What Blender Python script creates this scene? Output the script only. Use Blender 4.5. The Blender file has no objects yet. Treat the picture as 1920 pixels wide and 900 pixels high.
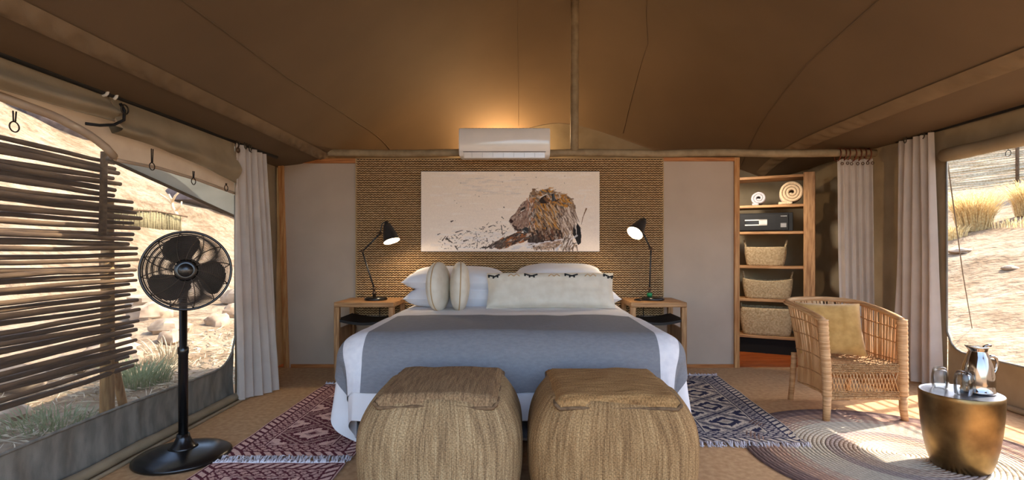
import bpy, math, random
import numpy as np
from mathutils import Vector, Matrix, Euler

random.seed(7)
rng = np.random.default_rng(7)
SC = bpy.context.scene
C = SC.collection
PI = math.pi

# ------------------------------------------------------------------ camera, sky, sun, exposure
cam_d = bpy.data.cameras.new('camera')
cam = bpy.data.objects.new('camera', cam_d)
C.objects.link(cam)
cam.location = (0, 0, 1.13)
cam.rotation_euler = (PI / 2, 0, 0)
cam_d.sensor_width = 36
cam_d.lens = 980 / 1920 * 36
cam_d.shift_x = -15 / 1920
cam_d.shift_y = 18 / 1920
cam_d.clip_start = 0.05
cam_d.clip_end = 500
SC.camera = cam

SUN_DIR = Vector((-1.0, -0.40, -1.22)).normalized()
world = bpy.data.worlds.new('sky_world')
SC.world = world
world.use_nodes = True
wn = world.node_tree.nodes
wl = world.node_tree.links
bg = wn['Background']
sky = wn.new('ShaderNodeTexSky')
sky.sky_type = 'NISHITA'
sky.sun_disc = False
sky.sun_elevation = math.asin(-SUN_DIR.z)
sky.sun_rotation = math.atan2(-SUN_DIR.x, -SUN_DIR.y)
sky.dust_density = 2.4
wl.new(sky.outputs[0], bg.inputs[0])
bg.inputs[1].default_value = 0.56

sun_d = bpy.data.lights.new('sun', 'SUN')
sun_d.energy = 7.2
sun_d.angle = 0.009
sun_d.color = (1.0, 0.93, 0.82)
sun = bpy.data.objects.new('sun', sun_d)
C.objects.link(sun)
sun.rotation_euler = SUN_DIR.to_track_quat('-Z', 'Y').to_euler()
sun.location = (12, 6, 14)

SC.view_settings.view_transform = 'Standard'
SC.view_settings.look = 'None'
SC.view_settings.gamma = 1.0
SC.view_settings.use_curve_mapping = False
SC.view_settings.exposure = 1.05
SC.cycles.use_denoising = True
SC.cycles.max_bounces = 10
SC.cycles.diffuse_bounces = 6
SC.cycles.transparent_max_bounces = 24
SC.cycles.sample_clamp_indirect = 6.0

# ------------------------------------------------------------------ helpers
def lin(r, g, b):
    def f(c):
        c /= 255.0
        return c / 12.92 if c <= 0.04045 else ((c + 0.055) / 1.055) ** 2.4
    return (f(r), f(g), f(b), 1.0)

class MB:
    """collects shapes; build() links them as one mesh object"""
    def __init__(self):
        self.v = []; self.f = []; self.mi = []
    def add(self, vs, fs, mi=0):
        o = len(self.v)
        self.v.extend([tuple(p) for p in vs])
        for q in fs:
            self.f.append(tuple(i + o for i in q)); self.mi.append(mi)
        return self
    def box(self, x0, x1, y0, y1, z0, z1, mi=0, bev=0.0):
        if bev <= 0:
            vs = [(x0,y0,z0),(x1,y0,z0),(x1,y1,z0),(x0,y1,z0),(x0,y0,z1),(x1,y0,z1),(x1,y1,z1),(x0,y1,z1)]
            fs = [(0,3,2,1),(4,5,6,7),(0,1,5,4),(1,2,6,5),(2,3,7,6),(3,0,4,7)]
            return self.add(vs, fs, mi)
        b = min(bev, (x1-x0)/2.01, (y1-y0)/2.01, (z1-z0)/2.01)
        vs = []; idx = {}
        X = (x0, x1); Y = (y0, y1); Z = (z0, z1)
        for i in (0,1):
            for j in (0,1):
                for k in (0,1):
                    sx, sy, sz = (1 if i == 0 else -1)*b, (1 if j == 0 else -1)*b, (1 if k == 0 else -1)*b
                    idx[(i,j,k,0)] = len(vs); vs.append((X[i], Y[j]+sy, Z[k]+sz))
                    idx[(i,j,k,1)] = len(vs); vs.append((X[i]+sx, Y[j], Z[k]+sz))
                    idx[(i,j,k,2)] = len(vs); vs.append((X[i]+sx, Y[j]+sy, Z[k]))
        fs = []
        g = lambda *a: idx[a]
        for i in (0,1):
            q = [g(i,0,0,0), g(i,1,0,0), g(i,1,1,0), g(i,0,1,0)]
            fs.append(q if i == 1 else q[::-1])
            q = [g(0,i,0,1), g(1,i,0,1), g(1,i,1,1), g(0,i,1,1)]
            fs.append(q if i == 0 else q[::-1])
            q = [g(0,0,i,2), g(1,0,i,2), g(1,1,i,2), g(0,1,i,2)]
            fs.append(q if i == 1 else q[::-1])
        for i in (0,1):
            for j in (0,1):
                q = [g(i,j,0,0), g(i,j,1,0), g(i,j,1,1), g(i,j,0,1)]
                fs.append(q if (i == j) else q[::-1])
                q = [g(i,0,j,0), g(i,1,j,0), g(i,1,j,2), g(i,0,j,2)]
                fs.append(q if (i != j) else q[::-1])
                q = [g(0,i,j,1), g(1,i,j,1), g(1,i,j,2), g(0,i,j,2)]
                fs.append(q if (i == j) else q[::-1])
                for k in (0,1):
                    q = [g(i,j,k,0), g(i,j,k,1), g(i,j,k,2)]
                    fs.append(q if (i+j+k) % 2 == 1 else q[::-1])
        return self.add(vs, fs, mi)
    def tube(self, pts, r, n=8, mi=0, caps=True, closed=False, flat=1.0):
        pts = [Vector(p) for p in pts]
        m = len(pts)
        rr = r if hasattr(r, '__len__') else [r] * m
        vs = []; fs = []
        prev = None
        for i, p in enumerate(pts):
            if closed:
                t = pts[(i+1) % m] - pts[(i-1) % m]
            else:
                t = pts[min(i+1, m-1)] - pts[max(i-1, 0)]
            if t.length < 1e-9: t = Vector((0,0,1))
            t.normalize()
            if prev is None:
                a = Vector((0,0,1)) if abs(t.z) < 0.9 else Vector((1,0,0))
                u = t.cross(a).normalized()
            else:
                u = (prev - t * prev.dot(t))
                if u.length < 1e-6: u = t.orthogonal()
                u.normalize()
            prev = u
            w = t.cross(u)
            for k in range(n):
                an = 2 * PI * k / n
                vs.append(p + u * (math.cos(an) * rr[i]) + w * (math.sin(an) * rr[i] * flat))
        last = m if closed else m - 1
        for i in range(last):
            j = (i + 1) % m
            for k in range(n):
                l = (k + 1) % n
                fs.append((i*n+k, i*n+l, j*n+l, j*n+k))
        if caps and not closed:
            fs.append(tuple(range(n))[::-1]); fs.append(tuple((m-1)*n + k for k in range(n)))
        return self.add(vs, fs, mi)
    def lathe(self, prof, n=32, c=(0,0,0), mi=0, axis=None, sx=1.0, sy=1.0):
        """prof: list of (radius, height); axis: 3x3 matrix to turn z"""
        vs = []; fs = []
        m = len(prof)
        for (r, h) in prof:
            for k in range(n):
                a = 2 * PI * k / n
                p = Vector((r * math.cos(a) * sx, r * math.sin(a) * sy, h))
                if axis is not None: p = axis @ p
                vs.append((p.x + c[0], p.y + c[1], p.z + c[2]))
        for i in range(m - 1):
            for k in range(n):
                l = (k + 1) % n
                fs.append((i*n+k, i*n+l, (i+1)*n+l, (i+1)*n+k))
        if prof[0][0] > 1e-5: fs.append(tuple(range(n))[::-1])
        if prof[-1][0] > 1e-5: fs.append(tuple((m-1)*n + k for k in range(n)))
        return self.add(vs, fs, mi)
    def sheet(self, nu, nv, fn, mi=0, flip=False):
        vs = [fn(i / nu, j / nv) for j in range(nv + 1) for i in range(nu + 1)]
        fs = []
        for j in range(nv):
            for i in range(nu):
                a = j * (nu + 1) + i
                q = (a, a + 1, a + nu + 2, a + nu + 1)
                fs.append(q[::-1] if flip else q)
        return self.add(vs, fs, mi)
    def ball(self, c, r, n=12, m=8, mi=0):
        rx, ry, rz = r if hasattr(r, '__len__') else (r, r, r)
        prof = []
        vs = []; fs = []
        for i in range(m + 1):
            ph = PI * i / m
            for k in range(n):
                a = 2 * PI * k / n
                vs.append((c[0] + rx*math.sin(ph)*math.cos(a), c[1] + ry*math.sin(ph)*math.sin(a), c[2] - rz*math.cos(ph)))
        for i in range(m):
            for k in range(n):
                l = (k + 1) % n
                fs.append((i*n+k, i*n+l, (i+1)*n+l, (i+1)*n+k))
        return self.add(vs, fs, mi)
    def xform(self, mat):
        self.v = [tuple(mat @ Vector(p)) for p in self.v]
        return self
    def build(self, name, mats, parent=None, smooth=True, world=True, angle=None):
        me = bpy.data.meshes.new(name)
        vs = self.v
        if parent is not None and world:
            o = wloc(parent)
            vs = [(x - o[0], y - o[1], z - o[2]) for (x, y, z) in vs]
        me.from_pydata(vs, [], self.f)
        if not isinstance(mats, (list, tuple)): mats = [mats]
        for mt in mats: me.materials.append(mt)
        if len(mats) > 1:
            me.polygons.foreach_set('material_index', self.mi)
        if smooth:
            me.polygons.foreach_set('use_smooth', [True] * len(me.polygons))
            if angle: me.set_sharp_from_angle(angle=angle)
        me.update()
        ob = bpy.data.objects.new(name, me)
        C.objects.link(ob)
        if parent is not None: ob.parent = parent
        return ob

def wloc(o):
    x = [0, 0, 0]
    while o is not None:
        x = [x[i] + o.location[i] for i in range(3)]
        o = o.parent
    return x

def tag(o, label=None, cat=None, group=None, kind=None):
    if label: o['label'] = label
    if cat: o['category'] = cat
    if group: o['group'] = group
    if kind: o['kind'] = kind
    return o

def thing(name, label, cat, loc=(0,0,0), rotz=0.0, group=None):
    o = bpy.data.objects.new(name, None)
    C.objects.link(o)
    o.empty_display_size = 0.1
    o.location = loc
    o.rotation_euler = (0, 0, rotz)
    return tag(o, label, cat, group)

def struct(o, label=None):
    o['kind'] = 'structure'
    if label: o['label'] = label
    return o

def smoothstep(a, b, x):
    t = min(1.0, max(0.0, (x - a) / (b - a)))
    return t * t * (3 - 2 * t)

def vnoise(x, y, seed=0):
    """smooth value noise, python scalars"""
    def h(i, j):
        n = (i * 374761393 + j * 668265263 + seed * 982451653) & 0xffffffff
        n = ((n ^ (n >> 13)) * 1274126177) & 0xffffffff
        return ((n ^ (n >> 16)) & 0xffff) / 65535.0 - 0.5
    i, j = math.floor(x), math.floor(y)
    fx, fy = x - i, y - j
    fx = fx*fx*(3-2*fx); fy = fy*fy*(3-2*fy)
    a = h(i,j)*(1-fx) + h(i+1,j)*fx
    b = h(i,j+1)*(1-fx) + h(i+1,j+1)*fx
    return a*(1-fy) + b*fy

# ------------------------------------------------------------------ materials
def new_mat(name):
    m = bpy.data.materials.new(name)
    m.use_nodes = True
    return m, m.node_tree.nodes, m.node_tree.links, m.node_tree.nodes['Principled BSDF']

def M(name, c1, c2=None, rough=0.8, ns=8.0, stretch=(1,1,1), detail=4.0, bump=0.0, bs=150.0, bstretch=None, metal=0.0,
      spec=0.3, transl=0.0, weave=None, lo=0.35, hi=0.65, sheen=0.0, coat=0.0, distort=0.0):
    m, n, l, p = new_mat(name)
    p.inputs['Roughness'].default_value = rough
    p.inputs['Metallic'].default_value = metal
    p.inputs['Specular IOR Level'].default_value = spec
    if sheen: p.inputs['Sheen Weight'].default_value = sheen
    if coat: p.inputs['Coat Weight'].default_value = coat
    tc = n.new('ShaderNodeTexCoord')
    if c2 is None:
        c2 = tuple(min(1, c * 0.82) for c in c1[:3]) + (1,)
    mp = n.new('ShaderNodeMapping'); mp.inputs['Scale'].default_value = stretch
    l.new(tc.outputs['Object'], mp.inputs['Vector'])
    nz = n.new('ShaderNodeTexNoise'); nz.inputs['Scale'].default_value = ns; nz.inputs['Detail'].default_value = detail
    nz.inputs['Distortion'].default_value = distort
    l.new(mp.outputs[0], nz.inputs['Vector'])
    rp = n.new('ShaderNodeValToRGB')
    rp.color_ramp.elements[0].position = lo; rp.color_ramp.elements[1].position = hi
    rp.color_ramp.elements[0].color = c2; rp.color_ramp.elements[1].color = c1
    l.new(nz.outputs['Fac'], rp.inputs[0])
    col = rp.outputs[0]
    h = None
    if weave:
        fx, fz, amt, wcol = weave           # stripes per metre on two axes, mix amount, dark thread colour
        sep = n.new('ShaderNodeSeparateXYZ'); l.new(tc.outputs['Object'], sep.inputs[0])
        ax = n.new('ShaderNodeMath'); ax.operation = 'ADD'
        l.new(sep.outputs[0], ax.inputs[0]); l.new(sep.outputs[1], ax.inputs[1])
        s1 = n.new('ShaderNodeMath'); s1.operation = 'MULTIPLY'; s1.inputs[1].default_value = fx * 2 * PI
        l.new(ax.outputs[0], s1.inputs[0])
        s2 = n.new('ShaderNodeMath'); s2.operation = 'MULTIPLY'; s2.inputs[1].default_value = fz * 2 * PI
        l.new(sep.outputs[2], s2.inputs[0])
        c1n = n.new('ShaderNodeMath'); c1n.operation = 'SINE'; l.new(s1.outputs[0], c1n.inputs[0])
        c2n = n.new('ShaderNodeMath'); c2n.operation = 'SINE'; l.new(s2.outputs[0], c2n.inputs[0])
        mu = n.new('ShaderNodeMath'); mu.operation = 'MULTIPLY'; l.new(c1n.outputs[0], mu.inputs[0]); l.new(c2n.outputs[0], mu.inputs[1])
        ma = n.new('ShaderNodeMath'); ma.operation = 'MULTIPLY_ADD'; ma.inputs[1].default_value = 0.5; ma.inputs[2].default_value = 0.5
        l.new(mu.outputs[0], ma.inputs[0])
        h = ma.outputs[0]
        sc = n.new('ShaderNodeMath'); sc.operation = 'MULTIPLY'; sc.inputs[1].default_value = amt
        l.new(h, sc.inputs[0])
        mx = n.new('ShaderNodeMix'); mx.data_type = 'RGBA'
        l.new(sc.outputs[0], mx.inputs[0]); l.new(col, mx.inputs[6]); mx.inputs[7].default_value = wcol
        col = mx.outputs[2]
    l.new(col, p.inputs['Base Color'])
    if bump:
        b = n.new('ShaderNodeBump'); b.inputs['Strength'].default_value = bump; b.inputs['Distance'].default_value = 0.004
        if h is None:
            n2 = n.new('ShaderNodeTexNoise'); n2.inputs['Scale'].default_value = bs; n2.inputs['Detail'].default_value = 3
            if bstretch:
                m2 = n.new('ShaderNodeMapping'); m2.inputs['Scale'].default_value = bstretch
                l.new(tc.outputs['Object'], m2.inputs[0]); l.new(m2.outputs[0], n2.inputs['Vector'])
            else:
                l.new(tc.outputs['Object'], n2.inputs['Vector'])
            h = n2.outputs['Fac']
        l.new(h, b.inputs['Height']); l.new(b.outputs[0], p.inputs['Normal'])
    if transl:
        out = n['Material Output']
        tr = n.new('ShaderNodeBsdfTranslucent'); l.new(col, tr.inputs[0])
        ms = n.new('ShaderNodeMixShader'); ms.inputs[0].default_value = transl
        l.new(p.outputs[0], ms.inputs[1]); l.new(tr.outputs[0], ms.inputs[2]); l.new(ms.outputs[0], out.inputs[0])
    return m

def M_attr(name, rough=0.85, bump=0.0, bs=300.0, spec=0.2):
    m, n, l, p = new_mat(name)
    a = n.new('ShaderNodeAttribute'); a.attribute_name = 'print'
    l.new(a.outputs['Color'], p.inputs['Base Color'])
    p.inputs['Roughness'].default_value = rough
    p.inputs['Specular IOR Level'].default_value = spec
    if bump:
        tc = n.new('ShaderNodeTexCoord')
        n2 = n.new('ShaderNodeTexNoise'); n2.inputs['Scale'].default_value = bs
        l.new(tc.outputs['Object'], n2.inputs['Vector'])
        b = n.new('ShaderNodeBump'); b.inputs['Strength'].default_value = bump; b.inputs['Distance'].default_value = 0.003
        l.new(n2.outputs['Fac'], b.inputs['Height']); l.new(b.outputs[0], p.inputs['Normal'])
    return m

def M_glass(name):
    m, n, l, p = new_mat(name)
    n.remove(p)
    gl = n.new('ShaderNodeBsdfGlossy'); gl.inputs['Roughness'].default_value = 0.02
    tr = n.new('ShaderNodeBsdfTransparent'); tr.inputs[0].default_value = (0.95, 0.96, 0.96, 1)
    fr = n.new('ShaderNodeLayerWeight'); fr.inputs[0].default_value = 0.32
    ms = n.new('ShaderNodeMixShader')
    mu = n.new('ShaderNodeMath'); mu.operation = 'MULTIPLY'; mu.inputs[1].default_value = 0.75; l.new(fr.outputs[0], mu.inputs[0])
    l.new(mu.outputs[0], ms.inputs[0]); l.new(tr.outputs[0], ms.inputs[1]); l.new(gl.outputs[0], ms.inputs[2])
    l.new(ms.outputs[0], n['Material Output'].inputs[0])
    return m

def M_net(name, col, open_fac):
    """insect netting: a fine grid of threads with open holes between"""
    m, n, l, p = new_mat(name)
    p.inputs['Base Color'].default_value = col
    p.inputs['Roughness'].default_value = 0.9
    p.inputs['Specular IOR Level'].default_value = 0.0
    tr = n.new('ShaderNodeBsdfTransparent')
    ms = n.new('ShaderNodeMixShader'); ms.inputs[0].default_value = open_fac
    l.new(p.outputs[0], ms.inputs[1]); l.new(tr.outputs[0], ms.inputs[2]); l.new(ms.outputs[0], n['Material Output'].inputs[0])
    return m

def M_emit(name, col, s):
    m, n, l, p = new_mat(name)
    p.inputs['Base Color'].default_value = col
    p.inputs['Emission Color'].default_value = col
    p.inputs['Emission Strength'].default_value = s
    return m

K = {}
K['roof'] = M('roof_canvas', lin(106,87,66), lin(100,82,62), ns=1.6, bump=0.15, bs=500, transl=0.0)
K['canvas'] = M('khaki_canvas', lin(158,142,116), lin(142,127,102), ns=5, bump=0.2, bs=400)
K['canvas_cream'] = M('cream_canvas', lin(214,196,172), lin(200,180,156), ns=5, bump=0.15, bs=400, transl=0.25)
K['canvas_grey'] = M('grey_canvas', lin(140,136,126), lin(112,110,102), ns=6, stretch=(1,3,1), bump=0.3, bs=300)
K['fly'] = M('fly_canvas', lin(176,176,164), lin(160,160,148), ns=3, transl=0.3)
K['panel'] = M('taupe_panel', lin(184,165,147), lin(178,159,141), ns=3, rough=0.7)
K['pole'] = M('khaki_paint', lin(160,140,110), lin(138,118,90), ns=12, rough=0.55)
K['wood'] = M('pine_wood', lin(188,144,98), lin(144,102,64), ns=5, stretch=(14,14,1.2), rough=0.5, bump=0.08, bs=60, bstretch=(12,12,1))
K['wood_x'] = M('pine_wood_level', lin(188,144,98), lin(144,102,64), ns=5, stretch=(1.2,14,14), rough=0.5, bump=0.08, bs=60, bstretch=(1,12,12))
K['frame'] = M('orange_pine', lin(200,150,96), lin(166,108,60), ns=5, stretch=(14,14,1.0), rough=0.45)
K['frame_x'] = M('orange_pine_level', lin(188,124,72), lin(150,90,46), ns=5, stretch=(1.0,14,14), rough=0.45)
K['redwood'] = M('red_floor_wood', lin(186,98,42), lin(140,62,24), ns=6, stretch=(1.0,14,14), rough=0.35, spec=0.5)
K['carpet'] = M('sisal_carpet', lin(204,164,120), lin(184,143,100), ns=30, bump=0.5, bs=420, rough=0.95)
K['white'] = M('white_linen', lin(236,236,240), lin(228,228,234), ns=4, bump=0.1, bs=350)
K['sheet'] = M('white_cotton', lin(240,238,238), lin(232,228,228), ns=4, bump=0.08, bs=300)
K['grey'] = M('grey_throw', lin(132,133,138), lin(122,123,129), ns=90, stretch=(0.4,1,1), bump=0.35, weave=(130,130,0.25,lin(170,170,172)))
K['throw_white'] = M('white_throw_band', lin(232,230,232), lin(222,220,224), ns=30, bump=0.15, bs=350)
K['cream'] = M('cream_cotton', lin(226,218,202), lin(216,206,188), ns=14, bump=0.15, bs=300)
K['mustard'] = M('mustard_velvet', lin(204,160,92), lin(182,138,72), ns=18, rough=0.8, sheen=0.4, bump=0.1, bs=300)
K['tan_cord'] = M('tan_piping', lin(196,164,120), rough=0.8)
K['curtain'] = M('linen_curtain', lin(222,212,202), lin(212,202,192), ns=6, bump=0.12, bs=350, transl=0.35)
K['seam_cord'] = M('pouf_seam', lin(128,102,74), lin(96,74,52), ns=60, bump=0.4, bs=200)
K['black'] = M('black_enamel', lin(22,21,21), lin(18,17,17), rough=0.25, spec=0.6)
K['black_matt'] = M('black_matt', lin(30,29,29), lin(24,23,23), rough=0.6)
K['steel_grey'] = M('grey_wire', lin(88,76,66), lin(64,56,48), rough=0.4, metal=0.6)
K['bronze'] = M('aged_bronze', lin(120,96,78), lin(80,62,50), rough=0.35, metal=0.8)
K['lamp_black'] = M('lamp_enamel', lin(52,50,50), lin(44,42,42), rough=0.35, spec=0.5)
K['chrome'] = M('polished_steel', lin(168,162,158), lin(160,154,150), rough=0.10, metal=1.0)
K['brass'] = M('aged_brass', lin(166,138,94), lin(102,82,54), ns=7, rough=0.34, metal=1.0, detail=8, bump=0.12, bs=30, lo=0.3, hi=0.7)
K['zinc'] = M('grey_metal_top', lin(150,152,158), lin(128,130,136), ns=9, rough=0.3, metal=0.85)
K['glass'] = M_glass('clear_glass')
K['ac'] = M('white_plastic', lin(240,234,230), lin(236,230,226), rough=0.12, spec=0.6)
K['ac_grey'] = M('pale_plastic', lin(206,202,200), rough=0.4)
K['dark'] = M('dark_gap', lin(24,20,17), rough=0.9)
K['leather'] = M('dark_leather', lin(38,32,30), lin(28,24,22), rough=0.55, bump=0.1, bs=120)
K['cane'] = M('pale_cane', lin(232,190,138), lin(198,146,92), ns=14, stretch=(1,1,0.25), rough=0.5, spec=0.4)
K['cane_band'] = M('bound_cane', lin(206,158,106), lin(168,120,74), ns=60, rough=0.6)
K['cane_wrap'] = M('wrapped_cane', lin(220,176,128), lin(184,136,90), ns=26, stretch=(0.3,0.3,5), rough=0.5, bump=0.2, bs=40, bstretch=(0.4,0.4,6))
K['weave'] = M('woven_reed', lin(222,178,126), lin(180,132,84), ns=60, rough=0.7, bump=0.6, weave=(70,110,0.45,lin(120,82,48)))
K['seagrass'] = M('seagrass', lin(206,182,144), lin(164,138,100), ns=55, rough=0.9, bump=0.8, weave=(60,75,0.35,lin(140,116,84)))
K['towel_cream'] = M('cream_towel', lin(232,206,170), lin(216,188,150), ns=60, bump=0.5, bs=250, rough=0.95, sheen=0.3)
K['towel_grey'] = M('grey_towel', lin(186,180,182), lin(168,162,166), ns=60, bump=0.5, bs=250, rough=0.95, sheen=0.3)
K['stick'] = M('dry_branch', lin(104,80,54), lin(66,48,32), ns=8, stretch=(4,0.6,4), rough=0.85, bump=0.5, bs=40, bstretch=(4,0.5,4))
K['post'] = M('peeled_post', lin(196,158,104), lin(150,112,66), ns=8, stretch=(5,5,0.6), rough=0.75)
K['mat_back'] = M('mat_backing', lin(106,78,52), lin(80,58,38), ns=40, rough=0.95)
K['mat_rope'] = M('straw_rope', lin(224,190,142), lin(174,138,96), ns=45, rough=0.8, lo=0.3, hi=0.7)
K['rock'] = M('pale_rock', lin(186,164,136), lin(140,118,96), ns=4, rough=0.95, bump=0.8, bs=14)
K['rock_dark'] = M('dark_rock', lin(112,100,96), lin(78,68,66), ns=4, rough=0.95, bump=0.8, bs=10)
K['grass_gold'] = M('golden_grass', lin(238,218,164), lin(196,164,104), ns=20, rough=0.7, transl=0.35)
K['grass_green'] = M('grey_green_grass', lin(150,158,116), lin(112,124,84), ns=20, rough=0.7, transl=0.3)
K['straw'] = M('dry_straw', lin(214,200,170), lin(176,160,130), ns=20, rough=0.8)
K['bark'] = M('pale_bark', lin(236,212,172), lin(212,184,140), ns=10, rough=0.8)
K['reed_wall'] = M('reed_wall', lin(150,138,100), lin(120,108,76), ns=10, stretch=(1,1,6), rough=0.9)
K['net'] = M_net('insect_net', lin(110,104,96), 0.54)
K['net_open'] = M_net('open_net', lin(150,144,134), 0.78)
K['rope'] = M('grey_rope', lin(96,84,72), rough=0.9)
K['fringe'] = M('white_fringe', lin(226,220,224), lin(210,202,208), ns=30, rough=0.9)
K['ring'] = M('iron_ring', lin(70,62,54), rough=0.4, metal=0.7)
K['copper_ring'] = M('rust_ring', lin(120,62,38), lin(96,48,30), rough=0.5)
K['green_glass'] = M('green_band', lin(40,140,84), rough=0.3)
K['print'] = M_attr('printed_paint', rough=0.75)
K['kilim'] = M_attr('kilim_wool', rough=0.95, bump=0.5, bs=420)
K['braid'] = M_attr('braided_cord', rough=0.9, bump=0.6, bs=260)
K['shade_in'] = M('white_enamel', lin(245,240,230), rough=0.4)
K['bulb'] = M_emit('lit_bulb', (1.0, 0.86, 0.66, 1), 5.0)
K['keypad'] = M('keypad_white', lin(226,220,210), rough=0.4)
# ------------------------------------------------------------------ special materials
def ground_mat():
    m, n, l, p = new_mat('desert_ground')
    p.inputs['Roughness'].default_value = 1.0
    p.inputs['Specular IOR Level'].default_value = 0.1
    tc = n.new('ShaderNodeTexCoord')
    def noise(s, d=5):
        t = n.new('ShaderNodeTexNoise'); t.inputs['Scale'].default_value = s; t.inputs['Detail'].default_value = d
        l.new(tc.outputs['Object'], t.inputs['Vector']); return t.outputs['Fac']
    r1 = n.new('ShaderNodeValToRGB'); l.new(noise(0.9), r1.inputs[0])
    e = r1.color_ramp.elements
    e[0].position = 0.36; e[0].color = lin(134,112,86); e[1].position = 0.62; e[1].color = lin(164,144,118)
    r2 = n.new('ShaderNodeValToRGB'); l.new(noise(5.0, 8), r2.inputs[0])
    e = r2.color_ramp.elements
    e[0].position = 0.55; e[0].color = (0,0,0,1); e[1].position = 0.75; e[1].color = (1,1,1,1)
    mx = n.new('ShaderNodeMix'); mx.data_type = 'RGBA'
    l.new(r2.outputs[0], mx.inputs[0]); l.new(r1.outputs[0], mx.inputs[6]); mx.inputs[7].default_value = lin(120,105,86)
    r3 = n.new('ShaderNodeValToRGB'); l.new(noise(0.16, 6), r3.inputs[0])
    e = r3.color_ramp.elements
    e[0].position = 0.56; e[0].color = (0,0,0,1); e[1].position = 0.64; e[1].color = (0.7,0.7,0.7,1)
    m2 = n.new('ShaderNodeMix'); m2.data_type = 'RGBA'
    l.new(r3.outputs[0], m2.inputs[0]); l.new(mx.outputs[2], m2.inputs[6]); m2.inputs[7].default_value = lin(146,118,98)
    r4 = n.new('ShaderNodeValToRGB'); l.new(noise(5.0, 12), r4.inputs[0])
    e = r4.color_ramp.elements
    e[0].position = 0.40; e[0].color = (0.62,0.58,0.54,1); e[1].position = 0.60; e[1].color = (1.12,1.12,1.12,1)
    m3 = n.new('ShaderNodeMix'); m3.data_type = 'RGBA'; m3.blend_type = 'MULTIPLY'; m3.inputs[0].default_value = 0.75
    l.new(m2.outputs[2], m3.inputs[6]); l.new(r4.outputs[0], m3.inputs[7])
    l.new(m3.outputs[2], p.inputs['Base Color'])
    b = n.new('ShaderNodeBump'); b.inputs['Strength'].default_value = 0.8; b.inputs['Distance'].default_value = 0.10
    l.new(noise(9.0, 8), b.inputs['Height']); l.new(b.outputs[0], p.inputs['Normal'])
    return m
K['ground'] = ground_mat()

def jute_mat(name, c1, c2, c3, stretch, freq_h, freq_v, vert='Z'):
    """chunky woven jute: streaked yarn colours, basket weave relief"""
    m, n, l, p = new_mat(name)
    p.inputs['Roughness'].default_value = 0.95
    p.inputs['Specular IOR Level'].default_value = 0.15
    tc = n.new('ShaderNodeTexCoord')
    mp = n.new('ShaderNodeMapping'); mp.inputs['Scale'].default_value = stretch
    l.new(tc.outputs['UV'], mp.inputs[0])
    nz = n.new('ShaderNodeTexNoise'); nz.inputs['Scale'].default_value = 1.0; nz.inputs['Detail'].default_value = 6; nz.inputs['Roughness'].default_value = 0.7
    l.new(mp.outputs[0], nz.inputs['Vector'])
    rp = n.new('ShaderNodeValToRGB'); l.new(nz.outputs['Fac'], rp.inputs[0])
    e = rp.color_ramp.elements
    e[0].position = 0.3; e[0].color = c2; e[1].position = 0.68; e[1].color = c1
    x = rp.color_ramp.elements.new(0.48); x.color = c3
    nq = n.new('ShaderNodeTexNoise'); nq.inputs['Scale'].default_value = 170.0; nq.inputs['Detail'].default_value = 2
    l.new(tc.outputs['UV'], nq.inputs['Vector'])
    rq = n.new('ShaderNodeValToRGB'); l.new(nq.outputs['Fac'], rq.inputs[0])
    rq.color_ramp.elements[0].position = 0.36; rq.color_ramp.elements[0].color = (0.66,0.64,0.62,1)
    rq.color_ramp.elements[1].position = 0.62; rq.color_ramp.elements[1].color = (1.15,1.13,1.08,1)
    mq = n.new('ShaderNodeMix'); mq.data_type = 'RGBA'; mq.blend_type = 'MULTIPLY'; mq.inputs[0].default_value = 1.0
    l.new(rp.outputs[0], mq.inputs[6]); l.new(rq.outputs[0], mq.inputs[7])
    sep = n.new('ShaderNodeSeparateXYZ'); l.new(tc.outputs['UV'], sep.inputs[0])
    def mth(op, a=None, b=None, va=None, vb=None):
        q = n.new('ShaderNodeMath'); q.operation = op
        if a is not None: l.new(a, q.inputs[0])
        if b is not None: l.new(b, q.inputs[1])
        if va is not None: q.inputs[0].default_value = va
        if vb is not None: q.inputs[1].default_value = vb
        return q.outputs[0]
    ax = mth('ADD', sep.outputs[0], sep.outputs[1])
    up = sep.outputs[2] if vert == 'Z' else sep.outputs[1]
    if vert != 'Z': ax = sep.outputs[0]
    sx = mth('SINE', mth('MULTIPLY', ax, vb=freq_h * 2 * PI))
    ph = mth('MULTIPLY', mth('SIGN', sx), vb=PI / 2)
    sz = mth('SINE', mth('ADD', mth('MULTIPLY', up, vb=freq_v * 2 * PI), ph))
    hh = mth('MULTIPLY', mth('ABSOLUTE', sx), mth('MULTIPLY_ADD', sz, va=None, vb=0.5))
    hq = mth('ADD', hh, vb=0.5)
    mx = n.new('ShaderNodeMix'); mx.data_type = 'RGBA'; mx.blend_type = 'MULTIPLY'; mx.inputs[0].default_value = 1.0
    r2 = n.new('ShaderNodeValToRGB'); l.new(hq, r2.inputs[0])
    r2.color_ramp.elements[0].position = 0.1; r2.color_ramp.elements[0].color = (0.70,0.67,0.63,1)
    r2.color_ramp.elements[1].position = 0.8; r2.color_ramp.elements[1].color = (1.06,1.05,1.03,1)
    l.new(mq.outputs[2], mx.inputs[6]); l.new(r2.outputs[0], mx.inputs[7])
    l.new(mx.outputs[2], p.inputs['Base Color'])
    b = n.new('ShaderNodeBump'); b.inputs['Strength'].default_value = 0.45; b.inputs['Distance'].default_value = 0.003
    l.new(hq, b.inputs['Height']); l.new(b.outputs[0], p.inputs['Normal'])
    return m
K['jute'] = jute_mat('jute_side', lin(192,168,130), lin(108,88,68), lin(160,134,100), (60,4,1), 58, 66, 'UV')
K['jute_b'] = jute_mat('jute_side_warm', lin(190,158,114), lin(110,84,58), lin(158,126,88), (60,4,1), 58, 66, 'UV')
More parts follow.
